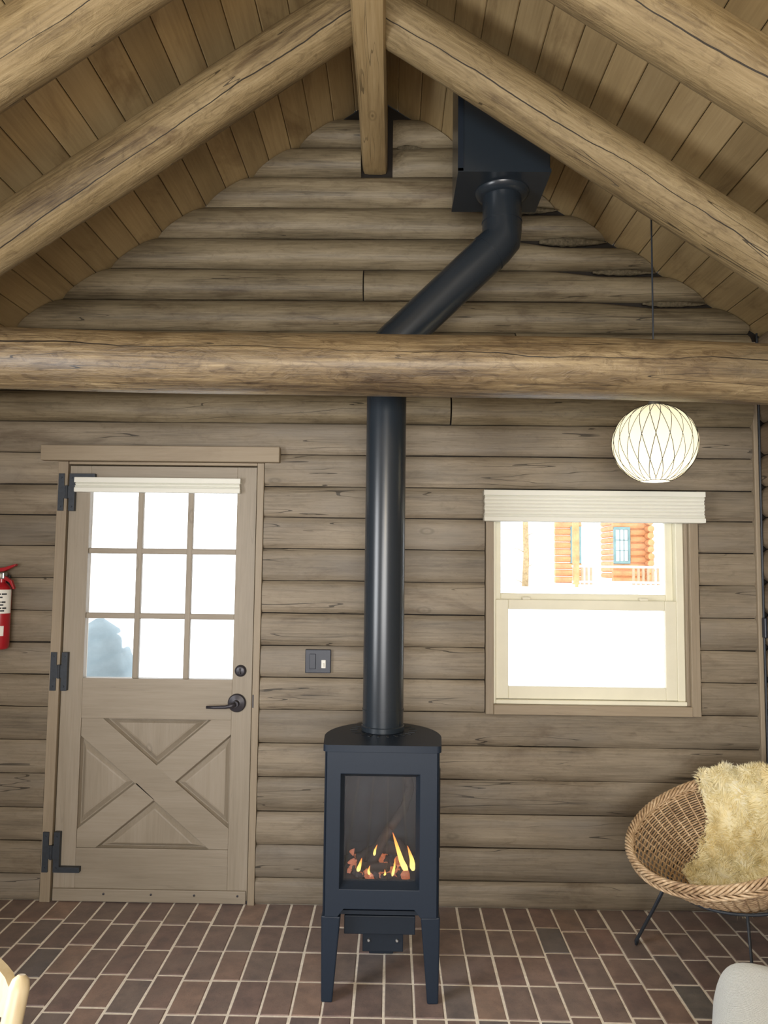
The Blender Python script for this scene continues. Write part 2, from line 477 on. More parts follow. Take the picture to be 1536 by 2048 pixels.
# side walls
rw = MB(); rw.box(XR+.026, XR+.15, YB, YW+.16, -.05, roof(XR)-.0)
wall_r = struct(rw.build('wall_right', M['gap'])); tag(wall_r, 'log wall running towards the viewer on the far right')
for i in range(18):
    z0, z1 = SEAM[i]+.02, min(SEAM[i+1]+.02, roof(XR)-.01)
    wall_log(cst(YB+.05), cst(YW-.002), z0, z1, .016, 100+i, parent=wall_r, mat=M['wallY'], fixed=XR, horiz='Y', inward=-1, seg=.3, flat=4)
lw = MB()
for y0, y1, z0, z1 in ((YB, .35, -.05, roof(XL)), (1.65, YW+.16, -.05, roof(XL)), (.35, 1.65, -.05, .9), (.35, 1.65, 2.1, roof(XL))):  # unseen window opening, assumed and added to let daylight in
    lw.box(XL-.15, XL-.026, y0, y1, z0, z1)
wall_l = struct(lw.build('wall_left', M['gap'])); tag(wall_l, 'log wall with an assumed window beside the viewer')
for i in range(18):
    z0, z1 = SEAM[i]+.01, min(SEAM[i+1]+.01, roof(XL)-.01)
    if z1-z0 < .03: continue
    for a, b_ in (((YB+.05, .35), (1.65, YW-.002)) if .88 < (z0+z1)/2 < 2.1 else ((YB+.05, YW-.002),)):
        wall_log(cst(a), cst(b_), z0, z1, .016, 150+i, parent=wall_l, mat=M['wallY'], fixed=XL, horiz='Y', inward=1, seg=.3, flat=4)
bw = MB()
for x0, x1, z0, z1 in ((XL-.15, -1.35, -.05, 2.62), (1.15, XR+.15, -.05, 2.62), (-1.35, 1.15, -.05, .6), (-1.35, 1.15, 2.1, 2.62)):  # wide unseen opening, also assumed, added for the rear daylight
    bw.box(x0, x1, YB-.12, YB+.03, z0, z1)
bw.prism([(XL-.15, 2.62), (XR+.15, 2.62), (RX, RZ)], 'Y', YB-.12, YB+.03)
struct(bw.build('wall_rear', M['wall']))['label'] = 'wall behind the viewer with an assumed wide window'

# floor: grout bed and bricks
fm = MB(); fm.box(XL-.1, XR+.1, YB, YW+.03, -.08, -.0022)
floor = struct(fm.build('floor', M['grout'])); tag(floor, 'brown quarry brick floor with pale grout')
BW, BL, JT = .1085, .2117, .0085


def brick_mesh(i):
    b = MB(); w, l = (BW-JT)/2, (BL-JT)/2; c = .003
    j = lambda: random.uniform(-.0012, .0012)
    top = [(-w+c, -l+c, 0), (w-c, -l+c, 0), (w-c, l-c, 0), (-w+c, l-c, 0)]
    mid = [(-w+j(), -l+j(), -c*.8), (w+j(), -l+j(), -c*.8), (w+j(), l+j(), -c*.8), (-w+j(), l+j(), -c*.8)]
    bot = [(p[0], p[1], -.03) for p in mid]
    b.poly(top+mid+bot, [(0, 1, 2, 3)]+[(4+k, 4+(k+1) % 4, (k+1) % 4, k) for k in range(4)]+[(8+k, 8+(k+1) % 4, 4+(k+1) % 4, 4+k) for k in range(4)])
    me = bpy.data.meshes.new('brick'); me.from_pydata(b.v, [], b.f); me.materials.append(M['brick']); return me


bmeshes = [brick_mesh(i) for i in range(8)]
rest = MB(); fw = WPOS['floor']
for c in range(-22, 17):
    x = .309+BW*(c+.5)
    if x-BW/2 < XL-.1 or x+BW/2 > XR+.09: continue
    off = 0
    if x < -.72: off = .028 if c % 2 else -.004
    if x > .66: off = .028 if c % 2 else -.004
    for rw_ in range(-28, 3):
        yc = 3.309-BL/2+BL*(rw_)+off+BL
        y1 = yc+BL/2
        if yc-BL/2 > YW-.06 or yc < YB+.1: continue
        sy = 1
        if y1 > YW+.02: sy = (YW+.018-(yc-BL/2))/BL; yc = (yc-BL/2+YW+.018)/2
        if yc > 2.30:
            me = random.choice(bmeshes); ob = bpy.data.objects.new('brick', me); COL.objects.link(ob); ob.parent = floor
            ob.location = Vector((x, yc, random.uniform(-.0012, .0008)))-fw; ob.rotation_euler = (random.uniform(-.004, .004), random.uniform(-.006, .006), random.uniform(-.008, .008)); ob.scale = (1, sy, 1)
        else: rest.box(x-BW/2+JT/2, x+BW/2-JT/2, yc-BL/2+JT/2, yc+BL/2-JT/2, -.03, 0)
tag(rest.build('brick_field', M['brick'], floor), None, kind='stuff')

# ceiling: sheathing and boards
cm = MB()
cm.prism([(XL-.15, roof(XL-.15)+.028), (RX, RZ+.028), (XR+.15, roof(XR+.15)+.028), (XR+.15, roof(XR+.15)+.1), (RX, RZ+.1), (XL-.15, roof(XL-.15)+.1)], 'Y', YB-.12, YW+.16)
ceil = struct(cm.build('ceiling', M['gap'])); tag(ceil, 'sloping ceiling of brown boards running to the gable')
for side, sl in ((-1, SL), (1, SR)):
    dx, dz = side/math.hypot(1, sl), -sl/math.hypot(1, sl); nx_, nz_ = -dz*side*1.0, abs(dx)
    nx_ = side*sl/math.hypot(1, sl)
    for i in range(19):
        s0 = i*.127+.0013; s1 = (i+1)*.127-.0013
        if RX+dx*s0 < XL-.05 or RX+dx*s0 > XR+.05: continue
        if i == 0: s0 = .001
        pt = lambda s, h: (RX+dx*s+nx_*h, RZ+dz*s+nz_*h)
        c = .0035; hj = random.uniform(0, .002)
        prof = [pt(s0, .026), pt(s0, hj+c), pt(s0+c, hj), pt(s1-c, hj), pt(s1, hj+c), pt(s1, .026)]
        MB().prism(prof, 'Y', YB+.03, YW+.026).build('board', M['roof'], ceil)

# ------------------------------------------------------------------ roof timbers


def round_log(L, rad, seed, seg=.06, sides=28, flat=0):
    b = MB(); n = int(L/seg); P = []
    for i in range(n+1):
        x = -L/2+L*i/n
        oy, oz = .012*nz(x*.7, seed, 2), .012*nz(x*.7, seed, 8)
        for k in range(sides):
            a = 2*PI*k/sides; ca, sa = math.cos(a), math.sin(a)
            rr = rad*(1+.035*nz(x*1.3, ca*1.5+seed, sa*1.5)+.012*nz(x*7, ca*4+seed, sa*4))
            P.append((x, oy+rr*ca, oz+rr*sa))
    F = [(i*sides+k, i*sides+(k+1) % sides, (i+1)*sides+(k+1) % sides, (i+1)*sides+k) for i in range(n) for k in range(sides)]
    F += [tuple(range(sides))[::-1], tuple(n*sides+k for k in range(sides))]
    return b.poly(P, F)


def log_between(name, p, q, rad, seed, mat, label, group=None, twist=0, seat=None):
    p, q = Vector(p), Vector(q); d = q-p; L = d.length
    X = d.normalized(); Yv = Vector((0, 1, 0)); Yv = (Yv-X*Yv.dot(X)).normalized(); Z = X.cross(Yv)
    mt = Matrix(((X.x, Yv.x, Z.x, 0), (X.y, Yv.y, Z.y, 0), (X.z, Yv.z, Z.z, 0), (0, 0, 0, 1)))
    ob = round_log(L, rad, seed).build(name, mat, None, smooth='auto', matrix=Matrix.Translation((p+q)/2) @ mt @ Matrix.Rotation(twist, 4, 'X'))
    if seat is not None:      # seat cut: the foot of the rafter rests flat on the tie log
        bm = bmesh.new(); bm.from_mesh(ob.data); inv = ob.matrix_world.inverted()
        co = inv @ Vector((ob.location.x, ob.location.y, seat)); no = (inv.to_3x3() @ Vector((0, 0, 1))).normalized()
        cut = bmesh.ops.bisect_plane(bm, geom=bm.verts[:]+bm.edges[:]+bm.faces[:], plane_co=co, plane_no=no, clear_inner=True)
        bmesh.ops.holes_fill(bm, edges=[e for e in bm.edges if e.is_boundary]); bmesh.ops.recalc_face_normals(bm, faces=bm.faces[:])
        bm.to_mesh(ob.data); bm.free(); ob.data.polygons.foreach_set('use_smooth', [True]*len(ob.data.polygons))
    return tag(ob, label, 'beam', group)


YT, YT2 = 2.62, 1.975
for y, s, la, lb in ((YT, 3, 'round log rafter left of the ridge, meeting the tie beam end', 'round log rafter right of the ridge, in front of the black flue box'),
                     (YT2, 40, 'pale log rafter cutting across the top left corner', 'pale knotty log rafter cutting across the top right corner')):
    log_between('log_rafter', (-1.96, y, 3.21-1.16*.70), (-.166, y, 3.21+.634*.70), .099, s, M['beam'], la, 'log rafters under the ceiling boards', 3.2, 2.436 if y == YT else None)
    log_between('log_rafter', (-.05, y, 3.197+.65*.658), (1.725, y, 3.197-1.125*.658), .096, s+11, M['beam'], lb, 'log rafters under the ceiling boards', 3.1, 2.384 if y == YT else None)
log_between('tie_beam', (-1.985, YT, 2.316), (1.738, YT, 2.263), .110, 77, M['tie'], 'thick round tie log spanning the room in front of the stove pipe', twist=PI)
rb = MB()
n = 60; prof0 = [(-.061, .30), (-.061, .02), (-.052, .004), (-.03, 0), (.03, 0), (.052, .004), (.061, .02), (.061, .30)]
P = []
for i in range(n+1):
    y = YB+.03+(YW+.02-YB-.03)*i/n
    ee = max(0, (y-(YW-.05))/.07)
    for px, pz in prof0:
        P.append((-.108+px*(1+.05*nz(y*1.5, px*20))+.003*nz(y*2, 5), y, 3.495+pz+.004*nz(y*2.2, px*12, 3)+.012*ee*ee*(pz < .1)))
m = len(prof0)
rb.poly(P, [(i*m+k, i*m+(k+1) % m, (i+1)*m+(k+1) % m, (i+1)*m+k) for i in range(n) for k in range(m)]+[tuple(range(m)), tuple(n*m+k for k in range(m))])
tag(rb.build('ridge_beam', M['ridge'], None, smooth='auto'), 'narrow ridge beam running along the roof peak to the gable', 'beam')

# corner strip, cable and clip on the far right
cs = MB(); cs.prism([(XT+.001, YW-.02), (XT+.022, YW-.02), (XT+.022, YW+.02), (XT+.001, YW+.02)], 'Z', 0, 2.66)
struct(cs.build('trim_1', M['casing'], None, bevel=.003))['label'] = 'thin vertical corner strip at the far right'
cb = MB(); pth = [(XR-.0215+.002*nz(z*1.7, 2), YW-.027+.003*nz(z*2, 4), z) for z in np.linspace(.06, 2.7, 60)]
cable = empty('wall_cable', (XR-.012, YW-.03, .06)); cb.tube(pth, .0048, 8).build('cord', M['iron'], cable, smooth=True)
MB().box(XR-.031, XR-.0165, YW-.05, YW-.021, 1.25, 1.345, .005).build('connector', M['black_plastic'], cable)
tag(cable, 'black cable running down the right corner strip with a connector', 'cable')

# ------------------------------------------------------------------ door
door = struct(empty('door_1', (-1.11, YW, 0))); door['label'] = 'tan dutch door with nine panes and crossbuck lower panel'
YD = YW+.004  # leaf face
B = lambda x0, x1, z0, z1, y0=YD, y1=YD+.044, c=.002: MB().box(x0, x1, y0, y1, z0, z1, c)
DL, DR, GL, GR = -1.563, -.659, -1.462, -.752
B(-1.616, -1.568, 0, 2.05, YW-.012, YW+.13).build('jamb', M['casing'], door)
B(-.654, -.622, 0, 2.05, YW-.012, YW+.13).build('jamb', M['casing'], door)
B(-1.565, -.655, 2.037, 2.05, YW-.010, YW+.13).build('jamb', M['casingX'], door)
B(-1.69, -.545, 2.051, 2.125, YW-.045, YW+.0, .004).build('head_casing', M['casingX'], door)
B(DL, GL, .013, 2.031).build('stile', M['door'], door)
B(GR, DR, .013, 2.031).build('stile', M['door'], door)
B(GL, GR, 1.925, 2.031).build('rail', M['doorX'], door)
B(GL, GR, .833, 1.02).build('rail', M['doorX'], door)
B(GL, GR, .013, .24).build('rail', M['doorX'], door)
xs = [GL, -1.2175, -.9762, GR]; zs = [1.02, 1.3135, 1.6225, 1.925]
for x in xs[1:3]: B(x-.0135, x+.0135, 1.02, 1.925, YD+.004, YD+.03, .004).build('muntin', M['door'], door)
for z in zs[1:3]: B(GL, GR, z-.0135, z+.0135, YD+.006, YD+.03, .004).build('muntin', M['doorX'], door)
for i in range(3):
    for j in range(3): B(xs[i], xs[i+1], zs[j], zs[j+1], YD+.032, YD+.036, 0).build('pane', M['glass'], door)
B(GL, GR, .24, .833, YD+.026, YD+.042, 0).build('back_panel', M['door'], door)
cx, cz = -1.101, .539
tri = {'t': [(-1.359, .833), (-.847, .833), (cx, .618)], 'l': [(GL, .75), (-1.19, .541), (GL, .325)], 'r': [(GR, .765), (-1.012, .541), (GR, .335)], 'b': [(cx, .463), (-1.371, .24), (-.843, .24)]}
# crossbuck braces
MB().prism([(GL, .833), (-1.359, .833), (GR, .335), (GR, .24), (-.843, .24), (GL, .75)], 'Y', YD+.003, YD+.03).build('brace', M['doorX'], door, bevel=.003)
MB().prism([(-.847, .833), (GR, .833), (GR, .765), (-1.012, .541), (cx, .618)], 'Y', YD+.003, YD+.03).build('brace', M['doorX'], door, bevel=.003)
MB().prism([(GL, .325), (GL, .24), (-1.371, .24), (cx, .463), (-1.19, .541)], 'Y', YD+.003, YD+.03).build('brace', M['doorX'], door, bevel=.003)
for k, tr in tri.items():
    c = Vector((sum(p[0] for p in tr)/3, sum(p[1] for p in tr)/3))
    def ins(s): return [tuple(c+(Vector(p)-c)*s) for p in tr]
    b = MB(); A, Bq, Cq = ins(.90), ins(.72), ins(.66)
    P = [(x, YD+.0255, z) for x, z in A]+[(x, YD+.010, z) for x, z in Bq]+[(x, YD+.0085, z) for x, z in Cq]
    b.poly(P, [(i, (i+1) % 3, 3+(i+1) % 3, 3+i) for i in range(3)]+[(3+i, 3+(i+1) % 3, 6+(i+1) % 3, 6+i) for i in range(3)]+[(6, 7, 8)])
    b.build('panel', M['door'], door)
    # moulding round the triangle
    mo = MB()
    O, I = ins(.995), ins(.93)
    P = [(x, YD+.008, z) for x, z in O]+[(x, YD+.025, z) for x, z in I]
    mo.poly(P, [(i, (i+1) % 3, 3+(i+1) % 3, 3+i) for i in range(3)]).build('moulding', M['door'], door)
for a, b_, c_, d_ in ((-1.575, -1.552, 0, 2.045), (-.670, -.645, 0, 2.045), (-1.552, -.670, 2.02, 2.045)): MB().box(a, b_, YD+.046, YD+.062, c_, d_).build('door_stop', M['casing'], door)
MB().box(-1.568, -.654, YW+.008, YW+.14, -.002, .011, .002).build('threshold', M['bronze'], door)
sw = MB().box(DL+.004, DR-.004, YD-.012, YD+.002, .004, .060, .003).build('door_sweep', M['doorX'], door)
for x in (-1.32, -1.1, -.9, -.70): sub(MB().lathe([(.005, 0), (.005, -.003), (.003, -.004)], (x, YD-.012, .040), 'Y', 10), 'screw', M['bronze'], sw)


def hinge(z0, z1, foot=None):
    x0, x1 = -1.609, -1.529; b = MB(); y0, y1 = YW-.019, YW-.0125; zm = (z0+z1)/2
    pts = [(x0, z0), (x0+.028, z0), (x0+.028, zm-.03), (x1-.028, zm-.03), (x1-.028, z0), (x1, z0), (x1, z1), (x1-.028, z1), (x1-.028, zm+.03), (x0+.028, zm+.03), (x0+.028, z1), (x0, z1)]
    if foot == 'low': pts = pts[:5]+[(-1.434, z0), (-1.434, z0+.024), (x1, z0+.024)]+pts[6:]
    if foot == 'high': pts = pts[:6]+[(x1, z1-.022), (-1.434, z1-.022), (-1.434, z1)]+pts[7:]
    b.prism(pts, 'Y', y0, YD+.001)
    h = b.build('hinge', M['iron'], door, bevel=.001)
    sub(MB().lathe([(.006, zm-.032), (.006, zm+.032)], (-1.567, y0-.002, 0), 'Z', 10), 'knuckle', M['iron'], h, smooth='auto')
    for x in (x0+.014, x1-.014):
        for z in (z0+.02, z1-.02): sub(MB().lathe([(.0045, 0), (.0035, -.0025)], (x, y0, z), 'Y', 8), 'screw', M['iron'], h)


hinge(1.811, 1.991, 'high'); hinge(.962, 1.141); hinge(.135, .316, 'low')
hd = MB().lathe([(.043, 0), (.043, -.006), (.038, -.013), (.026, -.017), (.016, -.02), (.014, -.042), (.0, -.042)], (-.727, YD, .914), 'Y', 32).build('door_handle', M['bronze'], door, smooth='auto')
lv = MB().tube([(-.727, YD-.038, .914), (-.745, YD-.046, .908), (-.77, YD-.048, .902), (-.82, YD-.048, .900), (-.86, YD-.046, .900)], [.012, .011, .0085, .0075, .007], 12)
sub(lv, 'lever', M['bronze'], hd, smooth=True)
db = MB().lathe([(.028, 0), (.027, -.006), (.022, -.012), (.018, -.014)], (-.714, YD, 1.063), 'Y', 28).build('deadbolt', M['bronze'], door, smooth='auto')
sub(MB().box(-.717, -.711, YD-.028, YD-.013, 1.05, 1.076, .002), 'thumb_turn', M['bronze'], db)
MB().box(-.652, -.646, YW-.014, YW-.011, .895, .955).build('strike_plate', M['bronze'], door)

# ------------------------------------------------------------------ window
win = struct(empty('window_1', (.94, YW, .9))); win['label'] = 'double hung window with cream sashes in brown wooden casing'
B = lambda x0, x1, z0, z1, y0, y1, c=.003: MB().box(x0, x1, y0, y1, z0, z1, c)
B(.440, .478, .88, 1.93, YW-.012, YW+.03).build('casing', M['casing'], win)
B(1.402, 1.444, .88, 1.93, YW-.012, YW+.03).build('casing', M['casing'], win)
B(.478, 1.402, .88, .925, YW-.016, YW+.03).build('sill', M['casingX'], win)
B(.478, 1.402, 1.885, 1.93, YW-.012, YW+.03).build('casing', M['casingX'], win)
B(.478, .491, .925, 1.885, YW+.012, YW+.12).build('frame_side', M['vinyl'], win)
B(1.388, 1.402, .925, 1.885, YW+.012, YW+.12).build('frame_side', M['casing'], win)
B(.491, 1.388, .925, .944, YW+.012, YW+.12).build('frame_sill', M['vinyl'], win)
B(.491, 1.388, 1.86, 1.885, YW+.012, YW+.12).build('frame_head', M['vinyl'], win)
B(1.352, 1.388, .944, 1.86, YW+.03, YW+.12).build('track', M['vinyl'], win)


def sash(name, x0, x1, z0, z1, y, sx0, sx1, rb_, rt):
    s = empty(name, (0, 0, 0)); s.location = Vector(((x0+x1)/2, y, z0))-Vector(win.location); s.parent = win; s['_w'] = ((x0+x1)/2, y, z0)
    B(x0, x0+sx0, z0, z1, y, y+.035).build('stile', M['vinyl'], s); B(x1-sx1, x1, z0, z1, y, y+.035).build('stile', M['vinyl'], s)
    B(x0+sx0, x1-sx1, z0, z0+rb_, y, y+.035).build('rail', M['vinyl'], s); B(x0+sx0, x1-sx1, z1-rt, z1, y, y+.035).build('rail', M['vinyl'], s)
    B(x0+sx0, x1-sx1, z0+rb_, z1-rt, y+.015, y+.019, 0).build('pane', M['glass'], s)
    return s


lo = sash('lower_sash', .493, 1.352, .946, 1.412, YW+.032, .061, .054, .058, .046)
up = sash('upper_sash', .493, 1.352, 1.395, 1.858, YW+.072, .03, .035, .046, .04)
for x in (.64, 1.2):
    B(x-.02, x+.02, 1.412, 1.424, YW+.03, YW+.06, .003).build('sash_lock', M['vinyl'], lo)

# shades


def shade(name, label, x0, x1, z0, z1, y0, dep, npl):
    o = empty(name, ((x0+x1)/2, y0, z0))
    MB().box(x0, x1, y0-dep, y0, z1-.026, z1, .003).build('headrail', M['blind'], o)
    br = .022; h = (z1-.026-z0-br)/npl
    for i in range(npl):
        za = z0+br+i*h; zb = za+h
        yf = y0-dep+.004; yb = y0-.008
        MB().prism([(yf+.007, za), (yf, (za+zb)/2), (yf+.007, zb), (yb-.007, zb), (yb, (za+zb)/2), (yb-.007, za)], 'X', x0+.003+.002*(i % 2), x1-.003-.002*(i % 3 == 1)).build('pleat', M['blind'], o)
    MB().box(x0+.001, x1-.001, y0-dep-.001, y0-.004, z0, z0+br, .003).build('bottom_rail', M['blind'], o)
    tag(o, label, 'blind')
    return o


shade('window_blind', 'raised white pleated blind above the double hung window', .424, 1.459, 1.781, 1.928, YW-.012, .058, 6)
shade('door_blind', 'narrow raised cream blind across the top of the door panes', -1.529, -.731, 1.902, 1.973, YD-.0, .035, 2)

# wall plate
sp = empty('switch_plate', (-.346, YW-.016, 1.061))
MB().box(-.406, -.286, YW-.024, YW-.012, 1.061, 1.17, .003).build('plate', M['black_plastic'], sp)
MB().box(-.386, -.356, YW-.029, YW-.022, 1.08, 1.15, .002).build('rocker', M['black_plastic'], sp)
MB().box(-.330, -.309, YW-.028, YW-.022, 1.084, 1.122, .002).build('dial_display', M['white'], sp)
MB().box(-.323, -.317, YW-.034, YW-.026, 1.092, 1.108, .002).build('toggle', M['blind'], sp)
tag(sp, 'dark square switch plate on the logs between door and stove pipe', 'switch')

# ------------------------------------------------------------------ fire extinguisher
ex = empty('fire_extinguisher', (-1.830, YW-.075, 1.155)); ec = (-1.830, YW-.072, 0)
MB().lathe([(.030, 1.157), (.040, 1.162), (.0445, 1.175), (.0445, 1.42), (.040, 1.445), (.026, 1.462), (.017, 1.468), (.017, 1.485)], ec, 'Z', 36).build('cylinder_body', M['red'], ex, smooth='auto')


def band(z0, z1, mat, nm, a0=-PI, a1=0, parent=ex, rr=.0452):
    b = MB(); k = 24; P = []
    for i in range(k+1):
        a = a0+(a1-a0)*i/k
        for z in (z0, z1):
            for q in (rr, rr-.0006): P.append((ec[0]+q*math.cos(a), ec[1]+q*math.sin(a), z))
    F = []
    for i in range(k):
        s = i*4; e = s+4
        F += [(s, e, e+2, s+2), (s+1, s+3, e+3, e+1), (s, s+1, e+1, e), (s+2, e+2, e+3, s+3)]
    return b.poly(P, F).build(nm, mat, parent, smooth='auto')


lb = band(1.325, 1.435, M['white'], 'label_print', -2.6, .1)
band(1.222, 1.268, M['white'], 'label_print', -2.4, -.7)
for z, a0, a1 in ((1.415, -2.2, -.5), (1.400, -2.2, -.9), (1.378, -2.0, -.6), (1.365, -2.3, -.8), (1.350, -1.9, -.5), (1.338, -2.1, -.7)):
    for s in range(3):
        q0 = a0+(a1-a0)*(s/3)+.04; q1 = a0+(a1-a0)*((s+1)/3)-.04
        band(z-.004, z+.003, M['ink'], 'print_line', q0, q1, rr=.0458)
MB().box(-1.848, -1.812, ec[1]-.018, ec[1]+.018, 1.483, 1.515, .005).build('valve_head', M['steel'], ex)
MB().prism([(-1.866, 1.512), (-1.816, 1.520), (-1.766, 1.545), (-1.763, 1.555), (-1.816, 1.538), (-1.866, 1.532)], 'Y', ec[1]-.012, ec[1]+.012).build('lever', M['red'], ex, bevel=.002)
MB().prism([(-1.856, 1.492), (-1.816, 1.500), (-1.781, 1.478), (-1.766, 1.440), (-1.772, 1.435), (-1.791, 1.468), (-1.826, 1.486)], 'Y', ec[1]-.010, ec[1]+.010).build('handle', M['red'], ex, bevel=.002)
MB().lathe([(.013, 0), (.013, -.012), (.010, -.014)], (-1.834, ec[1]-.018, 1.499), 'Y', 16).build('gauge', M['white'], ex)
MB().tube([(-1.848, ec[1], 1.50), (-1.871, ec[1]-.01, 1.495), (-1.881, ec[1]-.02, 1.46), (-1.879, ec[1]-.02, 1.36), (-1.878, ec[1]-.018, 1.27)], .008, 8).build('hose', M['iron'], ex, smooth=True)
MB().box(-1.842, -1.818, YW-.029, YW-.012, 1.30, 1.50, .002).build('bracket', M['iron'], ex)
tag(ex, 'red fire extinguisher with white label hung left of the door', 'extinguisher')

# ------------------------------------------------------------------ stove
SX = -.031
st = empty('gas_stove', (SX, 2.93, 0))


def outline(off=0, n=40):
    """D-shaped plan: flat front, straight cheeks, round back (counter-clockwise from front left)"""
    hw = .219+off; yf = 2.745-off; pts = []
    for k in range(5):
        a = PI+PI/2*k/4; pts.append((SX-hw+.018+.018*math.cos(a)+.008, yf+.018+.018*math.sin(a)))
    for k in range(5):
        a = -PI/2+PI/2*k/4; pts.append((SX+hw-.018+.018*math.cos(a)-.008, yf+.018+.018*math.sin(a)))
    for k in range(n+1):
        a = PI*k/n; pts.append((SX+hw*math.cos(a), 2.89+(.253+off)*math.sin(a)))
    return pts


op = outline()
shellpts = op[7:-0]   # from right front corner round the back to the left
ring = op[7:]+op[:3]
b = MB(); P = []
for x, y in ring:
    d = Vector((x-SX, y-2.9)); s = 1-.012/d.length
    xi, yi = SX+d.x*s, 2.9+d.y*s
    for z in (.302, .888): P += [(x, y, z), (xi, yi, z)]
F = []
for i in range(len(ring)-1):
    s = i*4; e = s+4
    F += [(s, e, e+2, s+2), (s+1, s+3, e+3, e+1), (s, s+1, e+1, e), (s+2, e+2, e+3, s+3)]
F += [(0, 2, 3, 1), (len(ring)*4-4, len(ring)*4-3, len(ring)*4-1, len(ring)*4-2)]
b.poly(P, F).build('shell', M['stove'], st, smooth='auto')
YF = 2.742
OX0, OX1, OZ0, OZ1 = -.181, .107, .412, .806
FX0, FX1 = SX-.196, SX+.196
b = MB(); xa, xb, za, zb_ = OX0, OX1, OZ0-.012, OZ1
out_ = [(FX0-.006, .302), (OX0-.006, .302), (OX0+.016, .330), (OX1-.016, .330), (OX1+.006, .302), (FX1+.006, .302), (FX1+.006, .886), (FX0-.006, .886)]
inn = [(xa, za), (xa, za), (xa+.03, za), (xb-.03, za), (xb, za), (xb, za), (xb, zb_), (xa, zb_)]
P = [(x, YF, z) for x, z in out_]+[(x, YF, z) for x, z in inn]+[(x, YF+.018, z) for x, z in out_]+[(x, YF+.018, z) for x, z in inn]; F = []
for i in range(8):
    j = (i+1) % 8
    F += [(i, j, 8+j, 8+i), (16+i, 24+i, 24+j, 16+j), (i, 16+i, 16+j, j), (8+i, 8+j, 24+j, 24+i)]
b.poly(P, F); bm = bmesh.new()
for p in b.v: bm.verts.new(p)
bm.verts.ensure_lookup_table()
for q in b.f: bm.faces.new([bm.verts[k] for k in q])
bmesh.ops.remove_doubles(bm, verts=bm.verts[:], dist=1e-5); bm.verts.index_update()
b2 = MB().poly([tuple(q.co) for q in bm.verts], [[q.index for q in fc.verts] for fc in bm.faces]); bm.free()
b2.build('front_plate', M['stove'], st, bevel=.0025)
# sloped reveal of the opening
b = MB()
O = [(OX0, OZ0-.012), (OX1, OZ0-.012), (OX1, OZ1), (OX0, OZ1)]; I = [(OX0+.014, OZ0+.010), (OX1-.014, OZ0+.010), (OX1-.014, OZ1-.016), (OX0+.014, OZ1-.016)]
b.poly([(x, YF+.003, z) for x, z in O]+[(x, YF+.034, z) for x, z in I]+[(x, YF+.038, z) for x, z in I]+[(x, YF+.022, z) for x, z in O], [(i, (i+1) % 4, 4+(i+1) % 4, 4+i) for i in range(4)]+[(8+i, 8+(i+1) % 4, 12+(i+1) % 4, 12+i) for i in range(4)])
b.build('door_frame', M['stove2'], st, bevel=.0)
MB().box(OX0+.010, OX1-.010, YF+.030, YF+.034, OZ0+.004, OZ1-.010).build('glass_door', M['sglass'], st)
# side glass strips
for sx in (-1, 1):
    x = SX+sx*.2185
    MB().box(x-.0015, x+.0015, 2.86, 2.925, .47, .80, .002).build('side_glass', M['fbox'], st)
# top plate with grille
tp = outline(.006)
MB().prism(tp, 'Z', .886, .910).build('top_plate', M['stove'], st, smooth='auto', bevel=.003)
for k in range(22):
    a = 2*PI*k/22
    if -.0 < a < PI*.0: continue
    x, y = SX+.118*math.cos(a)*1.0, 2.995+.118*math.sin(a)*.95
    mt = Matrix.Translation((x, y, .9105)) @ Matrix.Rotation(a, 4, 'Z')
    g = MB().box(-.014, .014, -.004, .004, -.0012, .0012)
    g.v = [tuple(mt @ Vector(p)) for p in g.v]; g.build('vent_slot', M['ink'], st)
# firebox
fb = MB(); x0, x1, y0, y1, z0, z1 = OX0-.002, OX1+.002, YF+.04, 3.06, .40, .83
fb.box(x0-.01, x0, y0, y1, z0, z1); fb.box(x1, x1+.01, y0, y1, z0, z1); fb.box(x0-.01, x1+.01, y1, y1+.01, z0, z1); fb.box(x0-.01, x1+.01, y0, y1, z0-.01, z0); fb.box(x0-.01, x1+.01, y0, y1, z1, z1+.01)
fb.build('firebox', M['fbox'], st)
# embers, logs, flames
t = NT('glowing_embers'); tc = t.add('ShaderNodeTexCoord'); oi = t.add('ShaderNodeObjectInfo')
n = t.noise(tc.outputs['Object'], 45, 3, .6)
pos = t.ramp(n, [(.52, (0, 0, 0)), (.66, (1, 1, 1))])
b_ = t.bsdf(t.ramp(oi.outputs['Random'], [(0, lin((60, 54, 56))), (.6, lin((104, 92, 92))), (1, lin((196, 176, 170)))]), .85, 0, .2)
b_.inputs['Emission Color'].default_value = (1, .22, .05, 1)
t.link(t.math('MULTIPLY', t.math('MULTIPLY', pos, t.math('GREATER_THAN', oi.outputs['Random'], .45)), 3.0), b_.inputs['Emission Strength'])
M['ember'] = t.m
M['clog'] = plain('ceramic_log', (66, 56, 48), .9, 0, .2, 30, .35, .8)
def ember_mesh(k):
    bm = bmesh.new(); bmesh.ops.create_icosphere(bm, subdivisions=1, radius=1)
    for q in bm.verts: q.co *= 1+.35*random.uniform(-1, 1)
    me = bpy.data.meshes.new('ember'); bm.to_mesh(me); bm.free(); me.materials.append(M['ember']); return me
ems = [ember_mesh(k) for k in range(5)]
for k in range(130):
    ob = bpy.data.objects.new('ember', random.choice(ems)); COL.objects.link(ob); ob.parent = st
    x = random.uniform(OX0+.025, OX1-.025); y = random.uniform(2.80, 2.98)
    hgt = .012*(abs(x+.037)/.12)**2 + .012*(y-2.80)/.2
    ob.location = Vector((x, y, .412+hgt+random.uniform(0, .01)))-Vector(st.location)
    s = random.uniform(.008, .016); ob.scale = (s*1.2, s, s*.8); ob.rotation_euler = (random.uniform(0, 6), random.uniform(0, 6), random.uniform(0, 6))
